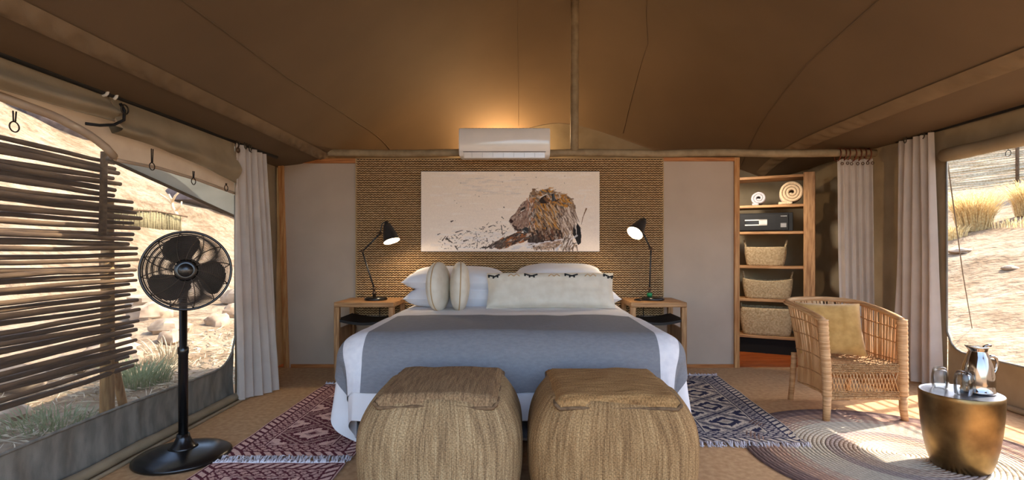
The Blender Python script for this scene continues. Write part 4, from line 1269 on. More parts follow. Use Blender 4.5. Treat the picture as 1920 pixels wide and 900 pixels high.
rc, fc = curtain((XL+0.045, 3.84), (XL+0.05, 4.30), (XL+0.07, 3.86), (XL+0.20, 4.20), 1.915, 0.012, 5, 0.022, 0.036, 'pale linen curtain gathered behind the fan at the net window', 61, K['curtain'], (1.0, 0.25))
hooks(rc, fc, 6, 1.935, K['ring'])
mb = MB(); c = fc(0.03, 0.02); mb.tube([(c[0]+0.004, c[1] + 0.017*math.cos(a), c[2]-0.012 + 0.017*math.sin(a)) for a in np.linspace(0, 2*PI, 16, endpoint=False)], 0.006, n=6, closed=True); mb.build('eyelet', K['bronze'], rc)
rc, fc = curtain((XR-0.06, 4.69), (XR-0.06, 4.28), (XR-0.09, 4.70), (XR-0.05, 4.22), 2.09, 0.012, 5, 0.026, 0.042, 'long pale linen curtain hanging beside the sunny window', 62, K['curtain'], (1.0, -0.25))
hooks(rc, fc, 7, 2.11, K['ring'])
rc, fc = curtain((3.02, YP-0.02), (3.36, YP-0.02), (3.06, YP-0.03), (3.38, YP-0.03), 1.99, 0.012, 5, 0.022, 0.026, 'pale linen doorway curtain hung on rust-brown hooks', 63, K['curtain'], (0.2, 1.0))
for k in range(7):
    u = (k+0.5)/7
    x, y, z = fc(u, 0.02)
    mb = MB(); mb.tube([(x - 0.006 + 0.006*math.sin(a), YP + 0.052*math.cos(a), 2.035 + 0.060*math.sin(a)) for a in np.linspace(0, 2*PI, 20, endpoint=False)], 0.0055, n=6, closed=True); mb.build('hook', K['copper_ring'], rc)
    mb = MB(); mb.tube([(x + 0.012*math.cos(a), YP - 0.058, z + 0.012*math.sin(a) - 0.004) for a in np.linspace(0, 2*PI, 12, endpoint=False)], 0.004, n=5, closed=True); mb.build('eyelet', K['bronze'], rc)

# ------------------------------------------------------------------ shelf in the recess (turned a little toward the room)
SA = math.atan2(0.42, -0.89)
sh = thing('shelf_unit', 'open pine shelf unit in the recess beside the partition', 'shelf', (3.06, 5.42, 0), -0.455)
# local frame: x runs from the left end (-0.98) to the right post (0), y to the rear
LVL = [0.196, 0.594, 0.953, 1.325, 1.612, 1.925]
for i, z in enumerate(LVL):
    mb = MB(); mb.box(-0.98, -0.015, 0.02, 0.36, z-0.028, z, bev=0.003)
    mb.build('shelf_board', K['wood_x'], sh, smooth=False, world=False)
for (x, y0, y1) in ((-0.075, 0.0, 0.025), (-0.98, 0.0, 0.025), (-0.05, 0.35, 0.375), (-0.98, 0.35, 0.375)):
    mb = MB(); mb.box(x-0.03, x+0.075, y0-0.008, y1, 0.0, 1.94, bev=0.003)
    mb.build('upright', K['wood'], sh, smooth=False, world=False)
mb = MB(); mb.box(-0.98, -0.03, 0.05, 0.07, 0.0, 0.165); mb.build('kick_board', K['dark'], sh, smooth=False, world=False)
R3 = Matrix.Rotation(-0.455, 4, 'Z')
def on_shelf(x, y, z):
    p = R3 @ Vector((x, y, 0))
    return (3.06 + p.x, 5.42 + p.y, z)

def basket(loc, w, d, h, label, mt, seed, handle=0.07, dip=0.0, lining=None):
    t = thing('basket', label, 'basket', loc, -0.455, 'seagrass baskets on the recess shelf')
    NS, NZ = 48, 10
    mb = MB()
    def ring(k, z, e=4.5):
        out = []
        for j in range(NS):
            a = 2*PI*j/NS; c, s = math.cos(a), math.sin(a)
            x = abs(c)**(2/e)*(1 if c >= 0 else -1); y = abs(s)**(2/e)*(1 if s >= 0 else -1)
            zz = z - dip*math.cos(x*PI/2)*(z/h)**4
            out.append((x*w/2*k*(1+0.012*vnoise(a*2, z*20, seed)), y*d/2*k, zz + 0.004*vnoise(a*3, z*9, seed)))
        return out
    vs = []; fs = []
    ks = [(0.86, 0.0)] + [(0.88 + 0.10*math.sin(PI*0.62*i/NZ) + 0.03*i/NZ, h*i/NZ) for i in range(NZ+1)]
    ks += [(k-0.035, z) for (k, z) in ks[::-1][:-2]] + [(0.82, 0.012)]
    for (k, z) in ks: vs += ring(k, z)
    for i in range(len(ks)-1):
        for j in range(NS):
            l = (j+1) % NS
            fs.append((i*NS+j, i*NS+l, (i+1)*NS+l, (i+1)*NS+j))
    fs.append(tuple(range(NS))[::-1]); fs.append(tuple((len(ks)-1)*NS + j for j in range(NS)))
    mb.add(vs, fs)
    mb.build('body', mt, t, world=False)
    for s in (-1, 1):
        x0 = s*w/2*0.93
        pts = [(x0, -0.05*math.cos(a)*1.0, h - 0.015 + handle*math.sin(a)*1.0) for a in np.linspace(0, PI, 14)]
        pts = [(x + s*0.25*max(0, z-h), y, z) for (x, y, z) in pts]
        pts = [(x0*0.98, -0.05, h*0.72)] + pts + [(x0*0.98, 0.05, h*0.72)]
        mb = MB(); mb.tube(pts, 0.0095, n=7); mb.build('handle', mt, t, world=False)
    if lining:
        mb = MB(); mb.lathe([(0.0, h-0.05), (0.5, h-0.04)], n=4, sx=0, sy=0)
        mb = MB(); mb.box(-w/2*0.80, w/2*0.80, -d/2*0.8, d/2*0.8, h*0.6, h*0.93, bev=0.04)
        mb.build('folded_cloth', lining, t, world=False)
K['blanket_grey'] = M('grey_blanket', lin(128,122,122), lin(108,102,104), ns=30, bump=0.3, bs=200)
basket(on_shelf(-0.47, 0.18, 0.954), 0.42, 0.26, 0.205, 'small squat basket on the shelf below the safe', K['seagrass'], 3, 0.085)
basket(on_shelf(-0.45, 0.18, 0.595), 0.50, 0.30, 0.225, 'medium basket with a dipping rim, second from the bottom', K['seagrass'], 5, 0.08, 0.03)
basket(on_shelf(-0.46, 0.18, 0.197), 0.54, 0.30, 0.30, 'deep basket with grey cloth on the lowest shelf', K['seagrass'], 7, 0.045, 0.0, K['blanket_grey'])

safe = thing('safe', 'black hotel safe with a pale keypad on the shelf', 'safe', on_shelf(-0.47, 0.17, 1.326), -0.455)
mb = MB(); mb.box(-0.27, 0.27, -0.14, 0.14, 0.0, 0.20, bev=0.006); mb.build('body', K['black_matt'], safe, smooth=False, world=False)
mb = MB(); mb.box(-0.255, 0.225, -0.150, -0.139, 0.012, 0.188, bev=0.004); dr = mb.build('door', K['black_matt'], safe, smooth=False, world=False)
mb = MB(); mb.box(-0.20, 0.02, -0.156, -0.150, 0.118, 0.130); mb.box(-0.20, 0.02, -0.156, -0.150, 0.065, 0.077); mb.box(-0.06, 0.02, -0.156, -0.150, 0.065, 0.130); mb.build('keypad', K['keypad'], dr, smooth=False, world=False)
mb = MB(); mb.box(-0.20, -0.062, -0.154, -0.149, 0.079, 0.116, bev=0.01); mb.build('display', K['black'], dr, smooth=False, world=False)
for i in range(3):
    for j in range(4):
        mb = MB(); mb.box(-0.047+j*0.014, -0.038+j*0.014, -0.159, -0.1555, 0.078+i*0.016, 0.088+i*0.016); mb.build('key', K['ac_grey'], dr, smooth=False, world=False)
mb = MB()
for i in range(5): mb.box(0.15, 0.205, -0.1512, -0.1495, 0.045+i*0.009, 0.049+i*0.009)
mb.box(0.15, 0.21, -0.1512, -0.1495, 0.160, 0.164); mb.build('printed_marks', K['ac_grey'], dr, smooth=False, world=False)

def towel(loc, R, L, turns, label, mt, tail, seed, flat=1.0):
    t = thing('rolled_towel', label, 'towel', loc, -0.455, 'rolled towels on the recess shelf')
    mb = MB()
    th = R/(turns + 0.3)
    N = int(turns*36)
    outer = []; inner = []
    for k in range(N+1):
        a = 2*PI*turns*k/N
        r = th*0.55 + (R - th*0.55)*k/N
        x = -r*math.sin(a - 2*PI*turns + PI); z = r*math.cos(a - 2*PI*turns + PI)*1.0
        dr_ = th*0.40
        outer.append((x*(r+dr_)/r, z*(r+dr_)/r)); inner.append((x*(r-dr_)/r, z*(r-dr_)/r))
    ex = outer[-1][0]
    if tail:
        for k in range(1, 8):
            outer.append((outer[N][0] - tail*k/7, -R - th*0.4 + 0.001)); inner.append((inner[N][0] - tail*k/7, -R + th*0.42))
    vs = []; fs = []
    n = len(outer)
    ys = [-L/2, -L/2+0.012, L/2-0.012, L/2]
    for y in ys:
        e = 0.96 if abs(y) > L/2-0.005 else 1
        for p in outer: vs.append((p[0]*e, y, (p[1]*flat + (R + th*0.4)*flat)))
        for p in inner: vs.append((p[0]*e, y, (p[1]*flat + (R + th*0.4)*flat)))
    for i in range(3):
        o = i*2*n; q = (i+1)*2*n
        for k in range(n-1):
            fs.append((o+k, q+k, q+k+1, o+k+1)); fs.append((o+n+k+1, q+n+k+1, q+n+k, o+n+k))
        fs.append((o+n-1, q+n-1, q+2*n-1, o+2*n-1)); fs.append((o, o+n, q+n, q))
    for k in range(n-1):
        fs.append((k, k+1, n+k+1, n+k)); o = 3*2*n; fs.append((o+k+1, o+k, o+n+k, o+n+k+1))
    vs = [(x + 0.004*vnoise(x*30, z*30, seed), y + 0.006*vnoise(x*25, z*25, seed+1), z + 0.003*vnoise(x*30, z*30+9, seed)) for (x, y, z) in vs]
    mb.add(vs, fs)
    mb.build('roll', mt, t, world=False)
towel(on_shelf(-0.21, 0.19, 1.613), 0.115, 0.30, 3.2, 'large cream towel roll on the upper shelf', K['towel_cream'], 0.13, 4)
towel(on_shelf(-0.53, 0.19, 1.613), 0.073, 0.30, 2.2, 'small grey towel roll on the upper shelf', K['towel_grey'], 0.07, 6, 0.92)

# ------------------------------------------------------------------ cane armchair
CX, CF = 2.255, 3.44
ch = thing('cane_armchair', 'cane tub armchair with curved reed back and wrapped posts', 'armchair', (CX, CF+0.28, 0))
def wall_path(t, k):
    """t 0..1 from the near left post round the back to the near right post; k = 0 seat rail, 1 top rim"""
    hw = 0.235 + 0.03*k; dep = 0.50 + 0.09*k; rad = 0.20
    segs = dep - rad; arc = PI*rad/2; bk = 2*(hw - rad)
    tot = 2*segs + 2*arc + bk
    s = t*tot
    if s < segs: return (-hw, s)
    s -= segs
    if s < arc:
        a = s/rad; return (-hw + rad - rad*math.cos(a), segs + rad*math.sin(a))
    s -= arc
    if s < bk: return (-hw + rad + s, segs + rad)
    s -= bk
    if s < arc:
        a = s/rad; return (hw - rad + rad*math.sin(a), segs + rad*math.cos(a))
    s -= arc
    return (hw, segs - s)
def rim_z(t): return 0.665 + 0.085*math.sin(PI*min(1, max(0, t)))**0.8
def chair_pt(t, f, off=0.0):
    """f 0 at the lower rail (z 0.17) to 1 at the rim"""
    z = 0.17 + (rim_z(t) - 0.17)*f
    k = max(0.0, (z - 0.30)/0.42)**1.4
    x, y = wall_path(t, k)
    if off:
        x2, y2 = wall_path(min(1, t+0.01), k); x1, y1 = wall_path(max(0, t-0.01), k)
        d = math.hypot(x2-x1, y2-y1) + 1e-9
        x += -(y2-y1)/d*off; y += (x2-x1)/d*off
    return (CX + x, CF + y, z)
mb = MB()
NR = 148
for i in range(NR):
    t = (i + 0.5)/NR
    dt = random.uniform(-0.002, 0.002)
    mb.tube([chair_pt(min(1, max(0, t + dt*q)), q/6) for q in range(7)], random.uniform(0.0044, 0.0056), n=5, caps=False)
rw = mb.build('reed_wall', K['cane'], ch); rw['kind'] = 'stuff'
for f in (0.015, 0.22, 0.44, 0.66, 0.84):
    for off in (0.005,):
        mb = MB()
        mb.tube([chair_pt(q/70, f + 0.02*math.sin(q*0.2), off) for q in range(71)], 0.0042, n=5)
        mb.tube([chair_pt(q/70, f + 0.02*math.sin(q*0.2), -off) for q in range(71)], 0.0042, n=5)
        mb.build('binding_row', K['cane_band'], ch)
mb = MB(); mb.tube([chair_pt(q/80, 1.0) for q in range(81)], 0.019, n=10); mb.build('top_rim', K['cane_wrap'], ch)
mb = MB(); mb.tube([tuple(np.array(chair_pt(q/80, 1.0, 0.021)) + np.array([0,0,-0.006])) for q in range(81)], 0.008, n=8); mb.build('rim_bead', K['cane'], ch)
for s in (0, 1):
    x, y, z = chair_pt(s, 1.0)
    xb = CX + (-0.240 if s == 0 else 0.262)
    pts = []; rr = []
    for q in range(50):
        f = q/49
        pts.append((xb + (x - xb)*smoothstep(0.2, 1.0, f), CF - 0.008 + 0.01*f, 0.17 + (z + 0.004 - 0.17)*f)); rr.append(0.029 + 0.0022*math.sin(q*2.2) + 0.003*f)
    mb = MB(); mb.tube(pts, rr, n=12); mb.build('front_post', K['cane_wrap'], ch)
    mb = MB(); mb.tube([(xb + (0.012 if s else -0.004), CF - 0.008, 0.0), (xb, CF - 0.008, 0.09), (xb, CF - 0.008, 0.18)], [0.021, 0.024, 0.026], n=12); mb.build('leg', K['cane_wrap'], ch)
    xr = CX + (-0.205 if s == 0 else 0.205)
    mb = MB(); mb.tube([(xr + (-0.01 if s == 0 else 0.01), CF + 0.50, 0.0), (xr, CF + 0.47, 0.30), (xr, CF+0.47, 0.36)], [0.019, 0.021, 0.021], n=10); mb.build('leg', K['cane_wrap'], ch)
def seatfn(u, v):
    hw = 0.232
    y = CF + 0.0 + 0.47*v
    r = 1 - 0.25*max(0, (v-0.65)/0.35)**2
    return (CX + hw*r*(2*u-1), y, 0.378 - 0.012*math.sin(PI*u)*math.sin(PI*v) + 0.002*math.sin(v*120) + 0.002*math.sin(u*120))
mb = MB(); mb.sheet(60, 60, seatfn); mb.build('seat', K['weave'], ch)
mb = MB()
for r in range(5):
    z = 0.374 - r*0.0115
    mb.tube([(CX-0.232 + 0.464*q/60, CF - 0.008 - 0.006*(1 if (q + r) % 2 else -1), z) for q in range(61)], 0.0062, n=5)
mb.build('seat_band', K['weave'], ch)
mb = MB()
for r in range(4):
    z = 0.196 - r*0.0115
    mb.tube([(CX-0.235 + 0.49*q/60, CF - 0.008 - 0.005*(1 if (q + r) % 2 else -1), z - 0.012*(1-math.sin(PI*q/60))*0) for q in range(61)], 0.006, n=5)
mb.tube([(CX-0.235 + 0.49*q/30, CF - 0.008, 0.150 + 0.006*math.sin(PI*q/30)) for q in range(31)], 0.009, n=6)
mb.build('lower_band', K['weave'], ch)
mb = MB()
NL = 22
for i in range(NL):
    x0 = CX - 0.225 + 0.455*i/(NL-1)
    for s in (-1, 1):
        x1 = x0 + s*0.042
        if CX-0.235 < x1 < CX+0.245:
            mb.tube([(x0, CF - 0.006 - 0.003*s, 0.325), ((x0+x1)/2, CF - 0.008 - 0.004*s, 0.26), (x1, CF - 0.006 - 0.003*s, 0.198)], 0.0034, n=5)
la = mb.build('front_lattice', K['cane'], ch); la['kind'] = 'stuff'
cu = pillow('seat_cushion', 'square mustard cushion leaning in the cane armchair', 'cushion', 0.42, 0.38, 0.13, (CX - 0.03, CF + 0.31, 0.565), (1.18, 0.0, -0.26), K['mustard'], 12, pinch=0.05)

# ------------------------------------------------------------------ brass side table, jug, tumblers
TX, TY = 2.275, 2.70
tb = thing('brass_table', 'drum side table of aged brass tapering to a rounded foot', 'side table', (TX, TY, 0))
prof = [(r*0.885, z) for (r, z) in [(0.0,0.0),(0.110,0.0),(0.128,0.006),(0.142,0.02),(0.160,0.07),(0.176,0.14),(0.188,0.22),(0.196,0.30),(0.199,0.37),(0.200,0.392),(0.197,0.396)]]
mb = MB(); mb.lathe(prof, n=72, c=(TX, TY, 0)); mb.f = [f for f in mb.f if len(f) == 4]; mb.mi = [0]*len(mb.f); mb.build('drum', K['brass'], tb)
mb = MB(); mb.lathe([(r*0.885, z) for (r, z) in [(0.0,0.391),(0.10,0.391),(0.18,0.392),(0.192,0.394),(0.197,0.396),(0.1985,0.393)]], n=72, c=(TX, TY, 0)); mb.f = [f for f in mb.f if len(f) == 4]; mb.mi = [0]*len(mb.f); mb.build('tray_top', K['zinc'], tb)
ZT2 = 0.393
JX, JY = 2.365, 2.70
jug = thing('coffee_jug', 'polished steel insulated jug with curved handle on the brass table', 'jug', (JX, JY, ZT2))
mb = MB(); mb.lathe([(0.0,0.0),(0.070,0.0),(0.073,0.006),(0.073,0.014),(0.069,0.018),(0.071,0.05),(0.069,0.09),(0.061,0.14),(0.048,0.185),(0.038,0.212),(0.037,0.218),(0.039,0.222)], n=48, c=(JX, JY, ZT2)); mb.build('body', K['chrome'], jug)
mb = MB()
vs = []; n = 40
for (r, z, sp) in ((0.038,0.214,0.0),(0.041,0.226,0.010),(0.045,0.236,0.022),(0.043,0.238,0.020),(0.0,0.232,0.0)):
    for k in range(n):
        a = 2*PI*k/n
        e = sp*max(0, -math.cos(a))**3
        vs.append((JX + (r + e)*math.cos(a), JY + r*math.sin(a), ZT2 + z + e*0.35))
fs = [(i*n+k, i*n+(k+1) % n, (i+1)*n+(k+1) % n, (i+1)*n+k) for i in range(4) for k in range(n)]
mb.add(vs, fs); mb.build('spout_lid', K['chrome'], jug)
mb = MB(); mb.tube([(JX+0.030, JY, ZT2+0.236), (JX+0.052, JY, ZT2+0.243), (JX+0.066, JY, ZT2+0.242)], [0.006,0.006,0.008], n=8); mb.build('thumb_lever', K['chrome'], jug)
mb = MB(); mb.tube([(JX+0.048, JY, ZT2+0.175), (JX+0.062, JY, ZT2+0.186), (JX+0.082, JY, ZT2+0.186), (JX+0.096, JY, ZT2+0.172), (JX+0.100, JY, ZT2+0.145), (JX+0.094, JY, ZT2+0.115), (JX+0.080, JY, ZT2+0.095), (JX+0.068, JY, ZT2+0.088), (JX+0.060, JY, ZT2+0.090)], 0.0075, n=10); mb.build('handle', K['chrome'], jug)
def tumbler(x, y, r, h, label):
    prof = [(r*0.80,0.0),(r*0.92,0.004),(r*1.0,h*0.30),(r*0.98,h*0.62),(r*0.86,h*0.86),(r*0.70,h*0.97),(r*0.55,h),(0.0,h),
            ][::1]
    inner = [(0.0,h-0.012),(r*0.50,h-0.012),(r*0.66,h*0.88),(r*0.80,h*0.82),(r*0.92,h*0.60),(r*0.94,h*0.30),(r*0.86,0.006),(r*0.80,0.0)]
    mb = MB(); mb.lathe(prof + inner, n=40, c=(x, y, ZT2 + 0.0005)); mb.f = [f for f in mb.f if len(f) == 4]; mb.mi = [0]*len(mb.f)
    tag(mb.build('glass_tumbler', K['glass']), label, 'glass', 'upturned tumblers on the brass table')
tumbler(2.238, 2.785, 0.038, 0.112, 'upturned clear tumbler at the far edge of the brass table')
tumbler(2.252, 2.655, 0.040, 0.120, 'upturned clear tumbler close against the steel jug')

# ------------------------------------------------------------------ rugs
def kilim(W, L, dark, light, mid, pink, swap, seed):
    """columns across the width, rows along the length; 4 mm knots"""
    d = 0.004
    nx, ny = int(W/d)+1, int(L/d)+1
    x, y = np.meshgrid(np.linspace(0, W, nx), np.linspace(0, L, ny))
    xd = np.floor(x/0.008)*0.008; yd = np.floor(y/0.008)*0.008       # stepped edges of flat weave
    D, Lt, Md, Pk = [np.array(lin(*c)[:3]) for c in (dark, light, mid, pink)]
    e = np.minimum(np.minimum(x, W-x), np.minimum(y, L-y))
    along = np.where(np.minimum(x, W-x) < np.minimum(y, L-y), y, x)
    c = np.zeros((ny, nx, 3)); c[:] = D
    def put(m, col): c[m] = col
    # outer border: light lozenges on a dark ground
    m = e < 0.075
    ph = (along + (e - 0.04)*0.8) % 0.056
    put(m & (e > 0.012) & (e < 0.066) & (ph < 0.034) & (e > 0.014), Lt)
    put(e < 0.008, Lt)
    put((e > 0.068) & (e < 0.078), D)
    # inner border: small hooked zigzags
    b = (e >= 0.078) & (e < 0.165)
    put(b, Pk)
    q = np.abs(((along*1.0) % 0.06) - 0.03)
    r = e - 0.1215
    hook = (np.abs(np.abs(r) - q*0.9) < 0.006) | ((np.abs(r) < 0.008) & (q < 0.014)) | ((np.abs(r) > 0.030) & (((along + r) % 0.030) < 0.010))
    hook |= ((np.floor(along/0.008) + np.floor(e/0.008)*2) % 9 == 0) & (np.abs(r) < 0.03)
    put(b & hook, D)
    put((e >= 0.160) & (e < 0.168), D); put((e >= 0.168) & (e < 0.176), Lt)
    # field: a lattice of stepped diamonds
    f = e >= 0.176
    put(f, Md)
    px, py = 0.40, 0.34
    u = ((xd - W/2)/px) ; v = ((yd - L*0.12)/py)
    s = (u + v) % 1.0; t = (u - v) % 1.0
    s = np.minimum(s, 1-s); t = np.minimum(t, 1-t)
    lat = np.minimum(s, t)
    put(f & (lat < 0.03), D)
    put(f & (lat >= 0.03) & (lat < 0.085), Pk*0.75)
    put(f & (lat >= 0.085) & (lat < 0.105), D)
    k = lat + 0.020*np.sign(np.sin((u - v)*2*PI*6)*np.sin((u+v)*2*PI*6))
    put(f & (k >= 0.12), D if swap else Lt)
    k2 = lat + 0.045*(np.sin(u*2*PI*7) > 0) + 0.03*(np.sin(v*2*PI*7) > 0)
    put(f & (lat > 0.18) & (k2 >= 0.25), Lt if swap else D)
    put(f & (lat >= 0.36), Md if swap else Lt*0.8)
    put(f & (lat >= 0.43), D if swap else Md)
    c *= (1 + 0.10*rng.standard_normal(c.shape[:2]))[..., None]
    return np.clip(c, 0, 1)
def rug(x0, x1, y0, y1, rotz, cols, label, seed, far=True, near=True, fr=0.055, z=0.0):
    t = thing('kilim_rug', label, 'rug', ((x0+x1)/2, (y0+y1)/2, z), rotz)
    W, L = x1-x0, y1-y0
    c = kilim(W, L, *cols, seed)
    ob = colour_grid('weave', c, lambda u, v: (-W/2 + W*u, -L/2 + L*v, 0.010 + 0.0025*np.sin(u*17+v*5)*np.sin(v*21)), K['kilim'], None)
    ob.parent = t
    ob.data.flip_normals()
    mb = MB()
    mb.box(-W/2, W/2, -L/2, L/2, 0.0005, 0.0068); mb.build('backing', K['kilim_edge'], t, smooth=False, world=False)
    for flag, ys, sg in ((near, -L/2, -1), (far, L/2, 1)):
        if not flag: continue
        mb = MB()
        for k in range(int(W/0.0075)):
            xx = -W/2 + (k+0.5)*0.0075
            l = fr*random.uniform(0.65, 1.15); dx = random.uniform(-0.022, 0.022)
            b = random.uniform(0.006, 0.026)
            mb.tube([(xx, ys, 0.010), (xx + dx*0.4, ys + sg*l*0.4, b), (xx + dx*0.8, ys + sg*l*0.75, 0.006), (xx + dx + random.uniform(-0.01, 0.01), ys + sg*l, 0.005)], [0.0045, 0.0042, 0.0036, 0.002], n=4)
        o = mb.build('fringe', K['fringe'], t, world=False); o['kind'] = 'stuff'
    return t
K['kilim_edge'] = M('kilim_edge', lin(196,168,156), lin(176,148,138), ns=60)
RED = ((100,42,52), (228,188,174), (190,146,138), (210,166,154), True)
BLU = ((42,44,72), (206,194,178), (160,146,136), (176,166,160), False)
rug(-1.625, -0.905, 2.83, 4.36, 0.0, RED, 'burgundy and pink kilim rug lying beside the bed toward the fan', 1)
rug(-1.625, -0.915, 1.30, 2.745, 0.0, RED, 'second burgundy kilim rug, its fringed end just in view', 2, near=False)
rug(1.005, 1.715, 3.04, 4.66, -0.05, BLU, 'navy and cream kilim rug lying beside the bed toward the armchair', 3, fr=0.07)

br = thing('braided_rug', 'large round braided rug under the armchair and brass table', 'rug', (2.09, 2.87, 0))
NRING = 36; RR = 0.81
def ring_cols(q):
    if q > 0.94: return (116,92,84), (100,78,72)
    if q > 0.86: return (142,116,106), (118,94,86)
    if q > 0.74: return (190,152,126), (156,126,110)
    if q > 0.68: return (196,176,152), (170,140,124)
    if q > 0.44: return (196,184,164), (176,164,146)
    if q > 0.36: return (168,152,140), (140,122,116)
    if q > 0.24: return (190,168,146), (156,132,116)
    return (206,190,168), (184,166,146)
for i in range(NRING):
    q = (i+0.5)/NRING; r = RR*q; wd = RR/NRING
    n = max(16, int(2*PI*r/0.020)*2); n = min(n, 260)
    ca, cb = ring_cols(q)
    ca = np.array(lin(*ca)); cb = np.array(lin(*cb))
    prof = [(-0.5,0.0),(-0.42,0.75),(0.0,1.0),(0.42,0.75),(0.5,0.0)]
    vs = []; cols = []; fs = []
    for k in range(n):
        a = 2*PI*k/n
        for (o, hh) in prof:
            rr = r + o*wd*0.98
            h = 0.0007 + (0.0085 + 0.0015*math.sin(k*PI))*hh
            vs.append((rr*math.cos(a), rr*math.sin(a), h))
            kk = (k + (1 if o > 0 else 0)) % 2
            c_ = (ca if (k//2 + (1 if o > 0 else 0)) % 2 else cb)*(1 + 0.14*random.uniform(-1, 1))
            cols.append((c_[0], c_[1], c_[2], 1))
    for k in range(n):
        l = (k+1) % n
        for j in range(4): fs.append((k*5+j, k*5+j+1, l*5+j+1, l*5+j))
    mb = MB(); mb.add(vs, fs)
    ob = mb.build('braid_ring', K['braid'], br, world=False)
    at = ob.data.attributes.new('print', 'FLOAT_COLOR', 'POINT')
    at.data.foreach_set('color', np.array(cols, np.float32).ravel())
# ------------------------------------------------------------------ outdoors
def terrain_z(x, y):
    z = -0.20
    near = smoothstep(0.0, 2.5, max(-3.0 - x, x - 4.2, y - 7.0, -2.5 - y, 0))
    z += near * (0.22*vnoise(x*0.5, y*0.5, 101) + 0.10*vnoise(x*1.7, y*1.7, 102))
    if x < -4.0: z += 0.16*smoothstep(-4.0, -4.8, x)*(1 if y > 0 else 0.6)
    if x < -8: z += 0.50*(-x - 8)**1.02 + 1.0*vnoise(x*0.22, y*0.22, 103)*smoothstep(-8, -14, x) + 0.5*vnoise(x*0.7, y*0.7, 104)*smoothstep(-8, -12, x)
    if x > 5.5: z += 0.285*(x - 5.5) + 0.4*vnoise(x*0.3, y*0.3, 105)*smoothstep(6, 10, x)
    if y > 14 and -8 <= x <= 5.5: z += 0.30*(y - 14)*smoothstep(14, 30, y)
    return z
xs = sorted(set(list(np.linspace(-60, -12, 50)) + list(np.linspace(-12, -2, 60)) + list(np.linspace(-2, 4, 14)) + list(np.linspace(4, 12, 40)) + list(np.linspace(12, 48, 36))))
ys = sorted(set(list(np.linspace(-30, 0, 24)) + list(np.linspace(0, 14, 70)) + list(np.linspace(14, 75, 62))))
mb = MB()
mb.sheet(len(xs)-1, len(ys)-1, lambda u, v: (lambda x, y: (x, y, terrain_z(x, y)))(xs[round(u*(len(xs)-1))], ys[round(v*(len(ys)-1))]))
g = struct(mb.build('ground', K['ground']), 'pale sandy desert ground rising to stony slopes')

# stick screens outside the windows
def stick_screen(xp, y0, y1, label, side, seed, nst=40, split=True, rad=(0.020, 0.028), pitch=0.0425):
    rs = random.Random(seed)
    t = thing('stick_screen', label, 'screen', (xp, (y0+y1)/2, terrain_z(xp, (y0+y1)/2)))
    zs = 0.16
    for i in range(nst):
        z = zs + i*pitch + rs.uniform(-0.006, 0.006)
        ye = y1 + rs.uniform(-0.05, 0.05)
        if split and z > 1.55: ye = y1 - 0.22 + rs.uniform(-0.03, 0.05)
        r = rs.uniform(*rad)
        yy = np.linspace(y0 + rs.uniform(-0.1, 0.1), ye, 16)
        wob = [(rs.uniform(-1, 1)) for _ in range(16)]
        slope = rs.uniform(-0.012, 0.012)
        pts = []
        for k, y in enumerate(yy):
            w = wob[k]*0.4 + (wob[k-1]*0.3 if k else 0) + (wob[k+1]*0.3 if k < 15 else 0)
            pts.append((xp + (0.018 if i % 2 else -0.018) + 0.010*math.sin(y*2.4 + i), y, z + 0.016*w + slope*(y - y1)))
        mb = MB(); mb.tube(pts, [r*(1 - 0.25*k/15 + 0.08*wob[k]) for k in range(15)] + [r*0.62], n=7)
        mb.build('stick', K['stick'], t)
    return t
s1 = stick_screen(-3.2, 0.6, 4.33, 'woven screen of dry branches outside the net window behind the fan', -1, 5)
mb = MB(); mb.tube([(-3.255, 4.12, -0.25), (-3.25, 4.12, 0.6), (-3.26, 4.13, 1.52)], [0.05, 0.046, 0.042], n=12); mb.build('post', K['post'], s1)
mb = MB(); mb.tube([(-3.155, 3.95, 1.24), (-3.15, 3.96, 1.87)], [0.026, 0.024], n=10); mb.build('brace', K['stick'], s1)
mb = MB(); mb.tube([(-3.30, 4.36, -0.22), (-3.29, 4.20, 0.35), (-3.28, 4.10, 1.1)], [0.034, 0.03, 0.024], n=9); mb.build('brace', K['post'], s1)
mb = MB(); mb.tube([(-3.25, 1.6, -0.25), (-3.25, 1.6, 1.7)], [0.05, 0.044], n=12); mb.build('post', K['post'], s1)
s2 = stick_screen(4.6, 1.4, 4.68, 'branch screen outside the window behind the brass table, casting barred shadows', 1, 9, nst=20, split=False, rad=(0.014, 0.018), pitch=0.132)
for y in (1.7, 3.1, 4.5):
    mb = MB(); mb.tube([(4.65, y, -0.25), (4.65, y, 2.75)], [0.04, 0.035], n=10); mb.build('post', K['post'], s2)

